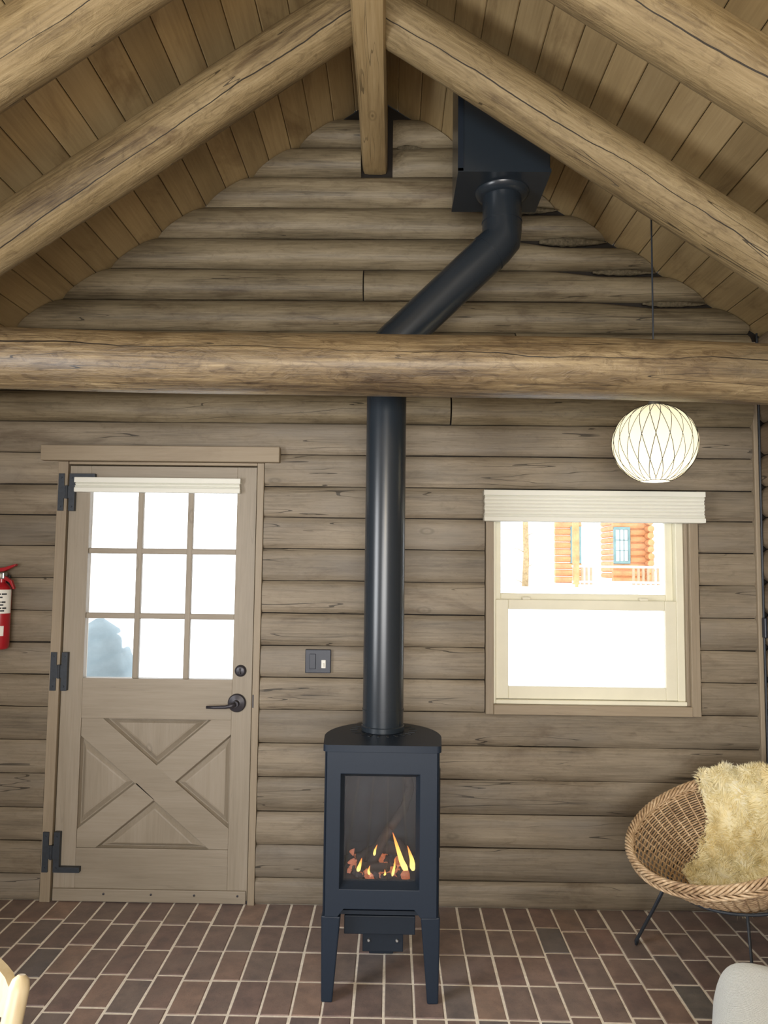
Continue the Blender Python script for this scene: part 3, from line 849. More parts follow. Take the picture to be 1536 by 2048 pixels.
def clog(pts, rad, sd):
    pts = [Vector(p) for p in pts]; pp = []; rr = []
    for i in range(19):
        q = i/18*(len(pts)-1); k = min(int(q), len(pts)-2); pp.append(pts[k].lerp(pts[k+1], q-k)); rr.append(rad*(1+.22*nz(i*.7, sd))*(.75 if i in (0, 18) else 1))
    MB().tube(pp, rr, 9).build('ceramic_log', M['clog'], st, smooth=True)
clog([(-.125, 2.92, .432), (-.03, 2.94, .480), (.075, 2.96, .452)], .024, 1)
clog([(-.075, 2.86, .43), (-.035, 2.9, .505), (.01, 2.92, .575)], .019, 2)
clog([(.0, 2.90, .56), (.055, 2.93, .63), (.078, 2.95, .70), (.065, 2.96, .745)], .017, 3)
clog([(-.12, 2.86, .437), (-.06, 2.83, .445), (.0, 2.84, .44)], .016, 4)
clog([(.085, 2.85, .435), (.055, 2.9, .48), (.03, 2.94, .50)], .016, 5)
t = NT('flame'); tc = t.add('ShaderNodeTexCoord'); s = t.add('ShaderNodeSeparateXYZ'); t.link(tc.outputs['Generated'], s.inputs[0])
cr = t.ramp(s.outputs[2], [(0, (1, .62, .16)), (.35, (1, .60, .12)), (.7, (1, .30, .05)), (1, (1, .16, .03))])
e = t.add('ShaderNodeEmission'); t.link(cr, e.inputs[0]); e.inputs[1].default_value = 3.2
tr = t.add('ShaderNodeBsdfTransparent'); mx = t.add('ShaderNodeMixShader'); mx.inputs[0].default_value = .82
t.link(tr.outputs[0], mx.inputs[1]); t.link(e.outputs[0], mx.inputs[2]); t.link(mx.outputs[0], t.out.inputs[0])
M['flame'] = t.m
def flame(path, w):
    n = len(path); pp = []; rr = []
    V = [Vector(p) for p in path]
    for i in range(15):
        q = i/14*(n-1); k = min(int(q), n-2); p = V[k].lerp(V[k+1], q-k); pp.append(p)
        s = i/14; rr.append(w*max(.03, (min(1, s*4+.35))*(1-s)**.75))
    b = MB().tube(pp, rr, 8)
    for i, q in enumerate(b.v):
        c = pp[min(i//8, 14)]; b.v[i] = (q[0], c.y+(q[1]-c.y)*.45, q[2])
    b.build('flame', M['flame'], st, smooth=True)
flame([(.066, 2.82, .43), (.045, 2.82, .47), (.025, 2.82, .53), (.010, 2.82, .575)], .013)
flame([(.088, 2.84, .43), (.083, 2.84, .47), (.066, 2.84, .52)], .013)
flame([(.010, 2.80, .425), (.018, 2.80, .46), (.020, 2.80, .49)], .006)
flame([(-.118, 2.81, .435), (-.11, 2.81, .46), (-.103, 2.81, .485)], .009)
flame([(-.058, 2.82, .49), (-.055, 2.82, .51), (-.047, 2.82, .53)], .006)
flame([(-.075, 2.81, .425), (-.078, 2.81, .44), (-.073, 2.81, .458)], .006)
flame([(-.02, 2.81, .42), (-.016, 2.81, .43), (-.018, 2.81, .445)], .005)
pl = bpy.data.lights.new('fire_glow', 'POINT'); pl.energy = .12; pl.color = (1, .5, .18); pl.shadow_soft_size = .05
po = bpy.data.objects.new('fire_glow', pl); COL.objects.link(po); po.location = (-.01, 2.84, .56)
# legs
for sx in (-1, 1):
    xo = SX+sx*.215; b = MB()
    T = [(xo, 2.752), (xo-sx*.070, 2.746), (xo-sx*.070, 2.80), (xo, 2.84)]
    K = [(xo-sx*.004, 2.757), (xo-sx*.045, 2.755), (xo-sx*.043, 2.785), (xo-sx*.008, 2.80)]
    b.poly([(x, y, 0.0) for x, y in K]+[(x, y, .302) for x, y in T], [(3, 2, 1, 0), (4, 5, 6, 7)]+[(i, (i+1) % 4, 4+(i+1) % 4, 4+i) for i in range(4)])
    b.build('leg', M['stove'], st, bevel=.005)
MB().prism([(SX-.05, 3.095), (SX+.05, 3.095), (SX+.04, 3.13), (SX-.04, 3.13)], 'Z', 0, .302).build('leg', M['stove2'], st, bevel=.004)
MB().prism([(p[0]*.97+SX*.03, p[1]*.97+2.9*.03) for p in outline(-.014)], 'Z', .304, .318).build('base_plate', M['stove2'], st)
MB().box(-.165, .096, 2.80, 2.98, .217, .283, .003).build('burner_box', M['stove2'], st)
MB().box(-.16, -.058, 2.83, 2.95, .283, .304, .002).build('control_strip', M['stove'], st)
MB().box(-.050, -.010, 2.83, 2.95, .283, .304, .002).build('control_strip', M['stove'], st)
MB().box(-.004, .086, 2.84, 2.95, .283, .304, .002).build('control_strip', M['fbox'], st)
lbx = MB().box(-.098, .053, 2.84, 2.98, .137, .217, .002).build('valve_box', M['stove2'], st)
for x in (-.075, .03): sub(MB().lathe([(.006, 0), (.006, -.008), (.004, -.010)], (x, 2.84, .180), 'Y', 14), 'screw', M['steel'], lbx)
tag(st, 'black three-legged gas stove with a burning fire behind glass', 'stove')

# stove pipe
pp = empty('stove_pipe', (-.033, 2.99, .91)); PX, PY, PR = -.033, 2.995, .0815
UX = .443; zb1, zb2 = 2.462, 2.930
MB().lathe([(PR+.004, .9115), (PR+.004, .93), (PR, .933), (PR, 1.8), (PR, zb1-.06)], (PX, PY, 0), 'Z', 48).build('vertical_pipe', M['pipe'], pp, smooth='auto')
MB().lathe([(PR+.002, .99), (PR+.002, .996)], (PX, PY, 0), 'Z', 48).build('seam_ring', M['pipe'], pp, smooth='auto')
def bend(c, d0, d1, nm):
    c, d0, d1 = Vector(c), Vector(d0).normalized(), Vector(d1).normalized(); L = .075
    p = [c-d0*L*1.0, c-d0*L*.55, c+(d1-d0)*L*.06, c+d1*L*.55, c+d1*L]
    b = MB().tube(p, [PR+.001, PR+.001, PR+.0015, PR+.001, PR+.001], 48); return b.build(nm, M['pipe'], pp, smooth='auto')
sd = Vector((UX-PX, 0, zb2-zb1)).normalized()
bend((PX, PY, zb1), (0, 0, 1), sd, 'elbow')
bend((UX, PY, zb2), sd, (0, 0, 1), 'elbow')
p0 = Vector((PX, PY, zb1))+sd*.06; p1 = Vector((UX, PY, zb2))-sd*.06
MB().tube([p0, p1], PR, 48).build('slanted_pipe', M['pipe'], pp, smooth='auto')
MB().lathe([(PR, zb2+.06), (PR, 3.134)], (UX, PY, 0), 'Z', 48).build('upper_pipe', M['pipe'], pp, smooth='auto')
q = Vector((UX, PY, zb2))
for k, d in ((-.078, sd), (.078, Vector((0, 0, 1)))):
    c = q+d*k; MB().tube([c-d*.003, c+d*.003], PR+.003, 48).build('seam_ring', M['pipe'], pp, smooth='auto')
MB().lathe([(PR+.003, 3.112), (.10, 3.118), (.112, 3.130), (.114, 3.1365)], (UX, PY, 0), 'Z', 48).build('collar', M['pipe'], pp, smooth='auto')
tag(pp, 'dark stove pipe rising from the stove and jogging sideways to the roof', 'pipe')

# roof support box
bx = MB(); X0, X1, Ya, Yb2, ZB = .247, .612, 2.83, 3.16, 3.14
b = MB(); T = .006
zt = lambda x: roof(x)-.003
P = [(X0, Ya, ZB), (X1, Ya, ZB), (X1, Yb2, ZB), (X0, Yb2, ZB), (X0, Ya, zt(X0)), (X1, Ya, zt(X1)), (X1, Yb2, zt(X1)), (X0, Yb2, zt(X0))]
sbx = empty('pipe_support_box', ((X0+X1)/2, (Ya+Yb2)/2, ZB))
b.poly(P, [(0, 3, 2, 1), (4, 5, 6, 7), (0, 1, 5, 4), (1, 2, 6, 5), (2, 3, 7, 6), (3, 0, 4, 7)]).build('box_shell', M['pipe'], sbx, bevel=.004)
MB().box(X0-.004, X0+.018, Ya-.003, Ya+.0, ZB, zt(X0+.03)-.006).build('corner_flange', M['stove2'], sbx)
MB().box(X0-.003, X1+.003, Ya-.003, Yb2+.003, ZB-.003, ZB+.012).build('bottom_flange', M['pipe'], sbx)
tag(sbx, 'black metal support box hanging from the ceiling above the pipe', 'vent box')

# ------------------------------------------------------------------ pendant lamp
LX, LY, LZ, LR = 1.034, 2.9, 2.060, .163
lm = empty('pendant_lamp', (LX, LY, LZ))
t = NT('lamp_skin')
tl = t.add('ShaderNodeBsdfTranslucent'); tl.inputs[0].default_value = (.26, .245, .20, 1)
df = t.add('ShaderNodeBsdfDiffuse'); df.inputs[0].default_value = (.60, .58, .50, 1)
em = t.add('ShaderNodeEmission'); em.inputs[0].default_value = (1, .94, .66, 1); em.inputs[1].default_value = .34
m1 = t.add('ShaderNodeMixShader'); m1.inputs[0].default_value = .4; t.link(tl.outputs[0], m1.inputs[1]); t.link(df.outputs[0], m1.inputs[2])
ad = t.add('ShaderNodeAddShader'); t.link(m1.outputs[0], ad.inputs[0]); t.link(em.outputs[0], ad.inputs[1]); t.link(ad.outputs[0], t.out.inputs[0])
M['skin'] = t.m
M['wire'] = plain('lamp_wire', (52, 50, 42), .5, .3, .5, 50, .05)
hz = .157
prof = [(LR*math.sin(a), -hz*math.cos(a)) for a in np.linspace(.33, PI-.12, 30)]
b = MB(); sides = 48
for rr, h in prof:
    for k in range(sides): a = 2*PI*k/sides; b.v.append((LX+rr*math.cos(a), LY+rr*math.sin(a), LZ+h))
for i in range(len(prof)-1):
    for k in range(sides): kk = (k+1) % sides; b.f.append((i*sides+k, i*sides+kk, (i+1)*sides+kk, (i+1)*sides+k))
b.build('lamp_shade', M['skin'], lm, smooth=True)
wm = []
for sg in (-1, 1):
    b = MB(); pth = []
    for i in range(25):
        q = i/24; a = .33+(PI-.45)*q; az = sg*.33*(q-.5)*2
        pth.append(((LR+.0006)*math.sin(a)*math.cos(az), (LR+.0006)*math.sin(a)*math.sin(az), -(hz+.0006)*math.cos(a)))
    b.tube(pth, .0013, 4)
    me = bpy.data.meshes.new('wire'); me.from_pydata(b.v, [], b.f); me.materials.append(M['wire']); wm.append(me)
for k in range(40):
    ob = bpy.data.objects.new('wire', wm[k % 2]); COL.objects.link(ob); ob.parent = lm; ob.rotation_euler = (0, 0, 2*PI*(k//2)/20)
MB().lathe([(LR*.318, -hz*.952), (LR*.33, -hz*.952), (LR*.33, -hz*.935), (LR*.318, -hz*.935)], (LX, LY, LZ), 'Z', 40)
rg = MB(); rg.tube([(LX+LR*.33*math.cos(a), LY+LR*.33*math.sin(a), LZ-hz*.946) for a in np.linspace(0, 2*PI, 40, endpoint=False)], .0022, 6, closed=True).build('ring', M['steel'], lm, smooth=True)
MB().lathe([(.003, .175), (.022, .170), (.024, .158), (.020, .152)], (LX, LY, LZ), 'Z', 24).build('cap', M['steel'], lm, smooth='auto')
MB().lathe([(.004, -.045), (.022, -.03), (.03, -.005), (.024, .02), (.013, .04), (.013, .08)], (LX, LY, LZ), 'Z', 20).build('bulb', emis('bulb_glow', (1, .9, .7), 4), lm, smooth=True)
MB().tube([(LX, LY, LZ+.08), (LX, LY, LZ+.5), (LX, LY, roof(LX)+.004)], .0036, 8).build('cord', M['iron'], lm, smooth=True)
tag(lm, 'round white ribbed pendant lamp hanging on a black cord by the window', 'lamp')
l = bpy.data.lights.new('lamp_bulb', 'POINT'); l.energy = 6.5; l.color = (1, .86, .62); l.shadow_soft_size = .04
o = bpy.data.objects.new('lamp_bulb', l); COL.objects.link(o); o.location = (LX, LY, LZ-.055)

# ------------------------------------------------------------------ wicker chair
C = Vector((1.275, 2.9, .585)); n_ = Vector((-.373, -.112, .921)).normalized()
Bv = (Vector((0, 0, 1))-n_*n_.z).normalized(); Av = Bv.cross(n_); RR, HH = .362, .27
t = NT('wicker'); tc = t.add('ShaderNodeTexCoord')
n1 = t.noise(tc.outputs['Object'], 60, 4, .6); n2 = t.noise(tc.outputs['Object'], 7, 3, .6)
t.bsdf(t.ramp(t.math('ADD', t.math('MULTIPLY', n1, .6), t.math('MULTIPLY', n2, .4)), [(.34, lin((128, 100, 74))), (.5, lin((182, 154, 120))), (.66, lin((216, 194, 162)))]), .5, 0, .4, n1, .3, .002)
M['wicker'] = t.m
def bowl(a, b, lift=0):
    rr = math.hypot(a, b); d = HH*(1-min(rr/RR, 1.0)**2.4)
    p = C+Av*a+Bv*b-n_*d
    if lift:
        # inward normal of the bowl
        g = HH*2.4*min(rr/RR, 1)**1.4/RR
        nn = (n_-(Av*a+Bv*b)*(g/max(rr, 1e-6))).normalized(); p = p+nn*lift
    return p
wc = empty('wicker_chair', (1.33, 2.92, 0))
# profile arc-length table
tab = [(0, 0)]; prev = (0, HH)
for i in range(1, 201):
    rr = RR*i/200; d = HH*(1-(rr/RR)**2.4); tab.append((tab[-1][0]+math.hypot(rr-prev[0], d-prev[1]), rr)); prev = (rr, d)
TOT = tab[-1][0]
def r_at(s):
    for (s0, r0), (s1, r1) in zip(tab, tab[1:]):
        if s1 >= s: return r0+(r1-r0)*(s-s0)/max(1e-9, s1-s0)
    return RR
NS = 50; wv = MB()
nr = 50
for j in range(nr):
    s = .03+(TOT-.045)*j/(nr-1); rr = r_at(s); seg = max(48, NS*4 if rr > .1 else NS*2)
    pth = []
    for i in range(seg):
        a = 2*PI*i/seg; l_ = .0048*math.sin(a*NS/2*1.0+PI*(j % 2)) if rr > .1 else .002*math.sin(a*NS/4+PI*(j % 2))
        p = bowl(rr*math.cos(a), rr*math.sin(a), l_); pth.append(p)
    wv.tube(pth, .0033, 4, closed=True)
tag(wv.build('woven_strands', M['wicker'], wc, smooth=True), None, kind='stuff')
skm = MB()
for k in range(NS):
    a = 2*PI*k/NS; pth = [bowl(r_at(TOT*q)*math.cos(a), r_at(TOT*q)*math.sin(a)) for q in np.linspace(.05 if k % 2 else .18, 1, 22)]; skm.tube(pth, .0034, 5)
tag(skm.build('stakes', M['wicker'], wc, smooth=True), None, kind='stuff')
MB().lathe([(.045, 0), (.045, .008), (.02, .012)], (0, 0, 0), 'Z', 16)
for lvl, (rc, rad, nst, tw) in enumerate(((.0125, .0052, 6, 17), (.0105, .0050, 5, -15))):
    for s_ in range(nst):
        pth = []
        for i in range(300):
            a = 2*PI*i/300; ph = a*tw+2*PI*s_/nst
            e = Av*math.cos(a)+Bv*math.sin(a)
            c = C+e*(RR+.004-lvl*.006)-n_*(lvl*.022) if lvl == 0 else bowl((RR-.004)*math.cos(a), (RR-.004)*math.sin(a))-n_*.018+e*.006
            pth.append(c+e*(rc*math.cos(ph))+n_*(rc*math.sin(ph)))
        MB().tube(pth, rad, 5, closed=True).build('rim_braid', M['wicker'], wc, smooth=True)
# iron frame
RC = Vector((1.345, 2.915, .395)); RRG = .255
MB().tube([(RC.x+RRG*math.cos(a), RC.y+RRG*math.sin(a), RC.z+.05*math.cos(a-.3)) for a in np.linspace(0, 2*PI, 64, endpoint=False)], .0055, 8, closed=True).build('frame_ring', M['iron'], wc, smooth=True)
def hairpin(ftx, fty, a0, a1):
    p = [Vector((RC.x+RRG*math.cos(a), RC.y+RRG*math.sin(a), RC.z+.05*math.cos(a-.3))) for a in (a0, a1)]
    ft = Vector((ftx, fty, .006)); d = (p[1]-p[0]).normalized()*.014; d.z = 0
    MB().tube([p[0], p[0].lerp(ft-d, .5), ft-d+Vector((0, 0, .015)), ft-d*.5, ft+d*.5, ft+d+Vector((0, 0, .015)), p[1].lerp(ft+d, .5), p[1]], .0055, 8).build('hairpin_leg', M['iron'], wc, smooth=True)
hairpin(1.035, 3.205, 2.62, 2.36)
hairpin(1.285, 2.665, -1.95, -1.50)
hairpin(1.62, 2.72, -.72, -.30)
hairpin(1.63, 3.2, .55, .95)
tag(wc, 'round woven wicker bowl chair on thin black iron legs', 'chair')

# sheepskin
poly = [(-.40, .24), (-.345, .17), (-.322, .15), (-.300, .130), (-.272, .098), (-.252, .052), (-.230, -.012), (-.205, -.07), (-.185, -.125), (-.158, -.168), (-.10, -.19), (.02, -.20), (.14, -.17), (.22, -.08), (.27, .03), (.30, .13), (.36, .22), (.30, .37), (.10, .45), (-.08, .455), (-.24, .40)]
def inside(p):
    c = False; j = len(poly)-1
    for i in range(len(poly)):
        xi, yi = poly[i]; xj, yj = poly[j]
        if (yi > p[1]) != (yj > p[1]) and p[0] < (xj-xi)*(p[1]-yi)/(yj-yi)+xi: c = not c
        j = i
    return c
def skin_pt(a, b, lift):
    rr = math.hypot(a, b); hump = .012*nz(a*14, b*14, 3)+.010*nz(a*6, b*6, 8)
    if rr <= RR-.012: return bowl(a, b, lift+hump*.8)
    e = (Av*a+Bv*b)/rr; ex_ = rr-(RR-.012)
    ang = min(ex_/.045, PI*.8)
    c = C+e*(RR-.0)
    q = c+e*(-(.024+lift)*math.cos(ang))+n_*((.024+lift)*math.sin(ang)*.95)
    if ex_ > .045*PI*.8: q = q-n_*(ex_-.045*PI*.8)
    return q+n_*hump*.6
sh = empty('sheepskin', C+Vector((0, 0, .0)))
st_ = .014; idx = {}; b = MB()
N = int(1.0/st_)
for i in range(N):
    for j in range(N):
        a, q = -.48+i*st_, -.26+j*st_
        if inside((a, q)): idx[i, j] = len(idx)
keys = list(idx)
top = [skin_pt(-.48+i*st_, -.26+j*st_, .020) for i, j in keys]; bot = [skin_pt(-.48+i*st_, -.26+j*st_, .012) for i, j in keys]
K = len(keys); F = []
edges = {}
for i, j in keys:
    q = [(i, j), (i+1, j), (i+1, j+1), (i, j+1)]
    if all(k in idx for k in q):
        v_ = [idx[k] for k in q]; F.append(tuple(v_)); F.append(tuple(x+K for x in v_[::-1]))
        for x, y in zip(v_, v_[1:]+v_[:1]): edges[(x, y)] = 1
for (x, y) in list(edges):
    if (y, x) not in edges: F.append((y, x, x+K, y+K))
b.poly(top+bot, F)
t = NT('cream_wool'); tc = t.add('ShaderNodeTexCoord')
n1 = t.noise(tc.outputs['Object'], 22, 4, .6); n2 = t.noise(tc.outputs['Object'], 5, 2, .5)
wc_ = t.ramp(t.math('ADD', t.math('MULTIPLY', n1, .5), t.math('MULTIPLY', n2, .5)), [(.36, lin((250, 238, 196))), (.55, lin((253, 246, 216))), (.7, lin((255, 252, 236)))])
d1 = t.add('ShaderNodeBsdfDiffuse'); t1 = t.add('ShaderNodeBsdfTranslucent'); t.link(wc_, d1.inputs[0]); t.link(wc_, t1.inputs[0])
mx = t.add('ShaderNodeMixShader'); mx.inputs[0].default_value = .35; t.link(d1.outputs[0], mx.inputs[1]); t.link(t1.outputs[0], mx.inputs[2]); t.link(mx.outputs[0], t.out.inputs[0])
M['wool'] = t.m
b.build('hide', M['wool'], sh, smooth=True)
V = []; F = []; cnt = 0
while cnt < 24000:
    a, q = random.uniform(-.42, .38), random.uniform(-.22, .47)
    if not inside((a, q)): continue
    p = skin_pt(a, q, .018); e1 = (skin_pt(a+.004, q, .018)-p); e2 = (skin_pt(a, q+.004, .018)-p)
    nn = e1.cross(e2)
    if nn.length < 1e-9: continue
    nn.normalize()
    if nn.dot(n_) < -.9: nn = -nn
    w1 = Vector((nz(a*20, q*20, 1), nz(a*20, q*20, 5), nz(a*20, q*20, 9)))*1.7
    dr = (nn*.9+w1*.55+Vector((random.uniform(-.35, .35), random.uniform(-.35, .35), random.uniform(-.45, .2)))).normalized()
    L = random.uniform(.014, .030); sdv = dr.orthogonal().normalized(); sdv = (Matrix.Rotation(random.uniform(0, 6.28), 3, dr) @ sdv)*random.uniform(.0013, .0022)
    cur = w1*.006+Vector((0, 0, -.004))
    m1_ = p+dr*L*.5+cur*.4; tip = p+dr*L+cur*1.6
    k = len(V); V += [p-sdv, p+sdv, m1_+sdv*.8, m1_-sdv*.8, tip]; F += [(k, k+1, k+2, k+3), (k+3, k+2, k+4)]; cnt += 1
me = bpy.data.meshes.new('wool_fleece'); me.from_pydata([tuple(x-C) for x in V], [], F); me.materials.append(M['wool'])
ob = bpy.data.objects.new('wool_fleece', me); COL.objects.link(ob); ob.parent = sh; ob['kind'] = 'stuff'
tag(sh, 'cream long-haired sheepskin draped in the wicker bowl chair', 'sheepskin')

# ------------------------------------------------------------------ grey pouf
pf = empty('floor_pouf', (1.235, 1.90, 0))
t = NT('grey_woven_fabric'); tc = t.add('ShaderNodeTexCoord')
wv1 = t.add('ShaderNodeTexWave'); wv1.wave_type = 'BANDS'; wv1.bands_direction = 'DIAGONAL'; wv1.inputs['Scale'].default_value = 110; wv1.inputs['Distortion'].default_value = 3; wv1.inputs['Detail'].default_value = 2; t.link(tc.outputs['Object'], wv1.inputs['Vector'])
n1 = t.noise(tc.outputs['Object'], 160, 3, .6)
h = t.math('ADD', t.math('MULTIPLY', wv1.outputs[1], .6), n1)
t.bsdf(t.ramp(h, [(.35, lin((196, 200, 198))), (1.1, lin((226, 230, 228)))]), .9, 0, .2, h, .6, .002)
M['fabric'] = t.m
b = MB(); hx, hy, zc, hzz = .335, .335, .247, .247; P = []; F = []
def sq(v, p): return math.copysign(abs(v)**p, v)
nu, nv = 96, 34; PC = Vector((1.125, 1.795, 0)); PRot = Matrix.Rotation(-.43, 3, 'Z')
for j in range(nv+1):
    ph = -PI/2+PI*j/nv
    for i in range(nu):
        th = 2*PI*i/nu
        ct, stt, cp, sp_ = math.cos(th), math.sin(th), math.cos(ph), math.sin(ph)
        x = sq(cp, .26)*sq(ct, .22); y = sq(cp, .26)*sq(stt, .22); z = sq(sp_, .30)
        corner = min(1, abs(x)*abs(y))**2.2
        sag = 1-.10*abs(z)**3*(1-corner)
        bulge_ = 1+.07*(1-z*z)
        zz = zc+hzz*z*(1-.07*(1-corner)*max(abs(x), abs(y))**3)+.003*nz(x*3, y*3, z*2)
        P.append(tuple(PC+PRot @ Vector((x*hx*sag*bulge_, y*hy*sag*bulge_, max(0, zz)))))
for j in range(nv):
    for i in range(nu): F.append((j*nu+i, j*nu+(i+1) % nu, (j+1)*nu+(i+1) % nu, (j+1)*nu+i))
b.poly(P, F); b.build('cushion_body', M['fabric'], pf, smooth=True)
tag(pf, 'light grey woven fabric pouf at the bottom right corner', 'pouf')

# ------------------------------------------------------------------ dining chair (bottom left)
ch = empty('dining_chair', (0, 0, 0))
# local frame: origin at seat centre on floor, +x to the chair's own side, -y towards its back
bd = Vector((-.95, .30, 0)).normalized()      # along the back, away from the visible post
fd = Vector((-.30, -.95, 0)).normalized()     # chair front direction
post = Vector((-.627, 1.305, 0))
W_ = .40
def cpt(s, d, z): return post+bd*s+fd*d+Vector((0, 0, z))
rk = .27
def backp(s, z): return cpt(s, (.86-z)*rk if z > .44 else .1134+(.44-z)*-.12, z)
for s in (0, W_):
    MB().tube([backp(s, 0.0)+fd*0, backp(s, .22), backp(s, .44), backp(s, .65), backp(s, .84), backp(s, .853), backp(s, .86)], [.013, .016, .018, .018, .0175, .014, .006], 14).build('back_post', M['birch'], ch, smooth='auto')
b = MB(); P = []; k = 24
for i in range(k+1):
    s = .012+(W_-.024)*i/k; q = i/k; cr_ = .016+.046*math.sin(PI*q)**.6; lo_ = .80+.012*math.sin(PI*q)
    bow = -.012*math.sin(PI*q)
    for z, dd in ((lo_, -.009), (.825+cr_*1.0, -.009), (.825+cr_, .009), (lo_, .009)):
        P.append(backp(s, z)+fd*(dd+bow))
b.poly(P, [(i*4+j, i*4+(j+1) % 4, (i+1)*4+(j+1) % 4, (i+1)*4+j) for i in range(k) for j in range(4)]+[(3, 2, 1, 0), tuple(k*4+j for j in range(4))])
b.build('crest_rail', M['birch'], ch, smooth='auto', bevel=.004)
for i in range(1, 6):
    s = W_*i/6; bow = -.012*math.sin(PI*i/6)
    MB().tube([backp(s, .46)+fd*.0, backp(s, .62)+fd*bow*.6, backp(s, .812)+fd*bow], [.008, .010, .007], 10).build('spindle', M['birch'], ch, smooth='auto')
b = MB(); P = []
so = [(-.005, .09), (W_+.005, .09), (W_+.025, .48), (W_-.02, .52), (.02, .52), (-.025, .48)]
top = [cpt(s, d, .46) for s, d in so]; bt = [cpt(s, d, .425) for s, d in so]
b.poly(top+bt, [tuple(range(6)), tuple(range(6, 12))[::-1]]+[(i, (i+1) % 6, 6+(i+1) % 6, 6+i) for i in range(6)]).build('seat', M['birch'], ch, bevel=.01)
for s in (.0, W_): MB().tube([cpt(s, .49, 0), cpt(s, .46, .22), cpt(s, .45, .43)], [.013, .018, .017], 12).build('front_leg', M['birch'], ch, smooth='auto')
for s in (.0, W_): MB().tube([cpt(s, .075, .2), cpt(s, .46, .2)], .009, 10).build('stretcher', M['birch'], ch, smooth='auto')
tag(ch, 'pale wooden dining chair with spindle back at the bottom left corner', 'chair')

# ------------------------------------------------------------------ outside: snow, neighbouring cabin, trees, covered grill
sn = MB(); P = []; nx, ny = 60, 50
for j in range(ny+1):
    y = YW+.2+70*(j/ny)**2
    for i in range(nx+1):
        x = -40+80*i/nx
        z = -.35+max(0, min(1.25, (y-7)*.075))+.10*nz(x*.35, y*.35, 1)*min(1, max(0, (y-4.5)/3))+.7*max(0, (y-30)/30)
        P.append((x, y, z))
sn.poly(P, [(j*(nx+1)+i, j*(nx+1)+i+1, (j+1)*(nx+1)+i+1, (j+1)*(nx+1)+i) for j in range(ny) for i in range(nx)])
g = sn.build('ground_snow', M['snow'], None, smooth=True); tag(g, 'snow covered ground outside the window', kind='structure')

YC = 28.0; px = lambda p: (p-787)/1470*YC   # far cabin laid out in metres at its own distance
cab = empty('log_cabin', (px(1200), YC, 1.0))
cx0, cx1 = px(1150)-.75, px(1288)
for i in range(13):
    z0 = 1.0+i*.26
    for a, b_ in (((cx0, px(1141)), (px(1260), cx1)) if 1.7 < z0+.13 < 3.2 else ((cx0, px(1163)), (px(1226), cx1))):
        MB().tube([(a, YC+.13, z0+.13), (b_, YC+.13, z0+.13)], .132, 10).build('log', M['ext_log'], cab, smooth='auto')
    MB().tube([(cx1+.13, YC-.30-.05*(i % 2), z0+.26), (cx1+.13, YC+6, z0+.26)], .125, 10).build('log', M['ext_log'], cab, smooth='auto')
    MB().tube([(cx1-.05, YC+.13, z0+.13), (cx1+.28+.06*(i % 2), YC+.13, z0+.13)], .125, 10).build('log_end', M['ext_log'], cab, smooth='auto')
def cwin(x0, x1, z0, z1):
    wn = MB().box(x0, x1, YC-.02, YC+.1, z0, z0+.10).build('window', M['ext_teal'], cab)
    for a in (sub(MB().box(x0, x1, YC-.02, YC+.1, z1-.10, z1), 'frame', M['ext_teal'], wn), sub(MB().box(x0, x0+.07, YC-.02, YC+.1, z0+.1, z1-.1), 'frame', M['ext_teal'], wn), sub(MB().box(x1-.07, x1, YC-.02, YC+.1, z0+.1, z1-.1), 'frame', M['ext_teal'], wn)): pass
    w = (x1-x0-.14)/3; h = (z1-z0-.2)/3
    for i in range(3):
        for j in range(3): sub(MB().box(x0+.07+w*i+.012, x0+.07+w*(i+1)-.012, YC+.03, YC+.05, z0+.1+h*j+.012, z0+.1+h*(j+1)-.012), 'pane', M['ext_glass'], wn)
    for i in (1, 2):
        sub(MB().box(x0+.07+w*i-.014, x0+.07+w*i+.014, YC, YC+.06, z0+.1, z1-.1), 'muntin', M['ext_teal'], wn)
        sub(MB().box(x0+.07, x1-.07, YC, YC+.06, z0+.1+h*i-.014, z0+.1+h*i+.014), 'muntin', M['ext_teal'], wn)
cwin(px(1227), px(1259), 1.76, 3.15)
cwin(px(1141), px(1162), 1.76, 3.15)
MB().tube([(px(1125), YC-2.0, .9), (px(1125), YC-2.0, 4.4)], .12, 10).build('porch_post', M['ext_log'], cab, smooth='auto')
MB().prism([(YC-2.6, 4.35), (YC+3, 6.2), (YC+7, 4.6), (YC+7, 4.9), (YC+3, 6.7), (YC-2.7, 4.85)], 'X', cx0-.6, cx1+.9).build('roof', M['snow'], cab)
for z in (1.60, 1.06): MB().box(px(1118), px(1282), YC-2.05, YC-1.97, z, z+.07).build('deck_rail', M['snow'], cab)
for p in list(range(1120, 1160, 8))+list(range(1230, 1284, 9)): MB().box(px(p)-.03, px(p)+.05, YC-2.04, YC-1.98, 1.0, 1.6).build('baluster', M['ext_rail'], cab)
MB().box(px(1112), px(1290), YC-2.1, YC+.1, .75, 1.0).build('deck', M['snow'], cab)
tag(cab, 'orange log cabin with teal window seen through the upper sash', 'building')

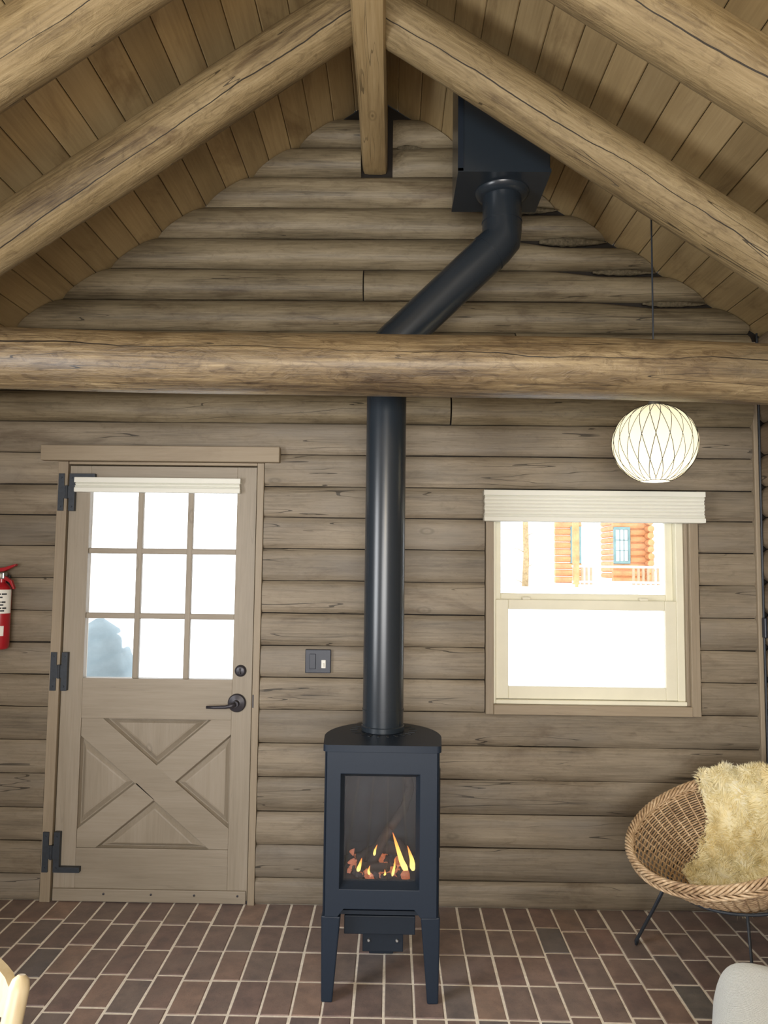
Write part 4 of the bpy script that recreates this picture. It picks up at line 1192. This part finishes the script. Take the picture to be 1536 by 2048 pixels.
def conifer(x, y, h, rad, label, z0):
    tr = empty('snowy_conifer', (x, y, z0))
    MB().tube([(x, y, z0-.1), (x, y, z0+h*.9)], [.14, .03], 8).build('trunk', M['bark'], tr, smooth='auto')
    for k in range(7):
        za = z0+.35+h*.86*k/7; rr = rad*(1-k/7.6); b = MB(); sides = 22; P = []
        for i in range(sides):
            a = 2*PI*i/sides; q = rr*(1+.22*(i % 2)*1.0+.15*nz(i*1.7, k, x)); P.append((x+q*math.cos(a), y+q*math.sin(a), za-.12*(i % 2)+.05*nz(i, k*3)))
        P2 = [(x+(p[0]-x)*.45, y+(p[1]-y)*.45, za+h*.11) for p in P]
        b.poly(P+P2+[(x, y, za+h*.22)], [(i, (i+1) % sides, sides+(i+1) % sides, sides+i) for i in range(sides)]+[(sides+i, sides+(i+1) % sides, 2*sides) for i in range(sides)]+[tuple(range(sides))[::-1]])
        b.build('bough', M['snow'], tr, smooth=True)
    tag(tr, label, 'tree')
tt = empty('bare_tree', ((1050-787)/1470*26, 26, .9))
bx_, by_ = tt.location.x, tt.location.y
MB().tube([(bx_, by_, .8), (bx_+.05, by_, 2), (bx_-.02, by_, 4.5), (bx_, by_, 7)], [.12, .11, .09, .04], 9).build('trunk', M['bark'], tt, smooth=True)
for k in range(7):
    z = 1.0+k*.55; sg = 1 if k % 2 else -1
    MB().tube([(bx_, by_, z), (bx_+sg*.3, by_+.1, z+.15), (bx_+sg*.6, by_+.15, z+.12)], [.02, .012, .005], 5).build('branch', M['bark'], tt, smooth=True)
tag(tt, 'thin bare tree trunk outside at the left of the upper sash', 'tree')
# covered grill beyond the door
gr = empty('covered_grill', (-2.07, 5.1, -.35))
b = MB(); P = []; nu, nv = 40, 22
for j in range(nv+1):
    q = j/nv; z = -.35+1.53*q
    w_ = .34*(1-.12*q) if q < .5 else .32*math.sqrt(max(0, 1-((q-.5)/.502)**1.7))
    for i in range(nu):
        a = 2*PI*i/nu; f_ = 1+.06*math.sin(a*9+q*2)*(1-q)+.05*nz(a*1.2, q*5)
        P.append((-2.07+w_*f_*sq(math.cos(a), .7)+.05*q, 5.1+w_*.75*f_*sq(math.sin(a), .7), z))
b.poly(P, [(j*nu+i, j*nu+(i+1) % nu, (j+1)*nu+(i+1) % nu, (j+1)*nu+i) for j in range(nv) for i in range(nu)]+[tuple(nv*nu+i for i in range(nu))])
b.build('cover', M['cover'], gr, smooth=True)
MB().tube([(-2.07+.36*math.cos(a), 5.1+.28*math.sin(a), -.1) for a in np.linspace(0, 2*PI, 40, endpoint=False)], .008, 6, closed=True).build('hem_cord', M['iron'], gr, smooth=True)
tag(gr, 'grey covered grill outside, seen through the lowest left door pane', 'grill')
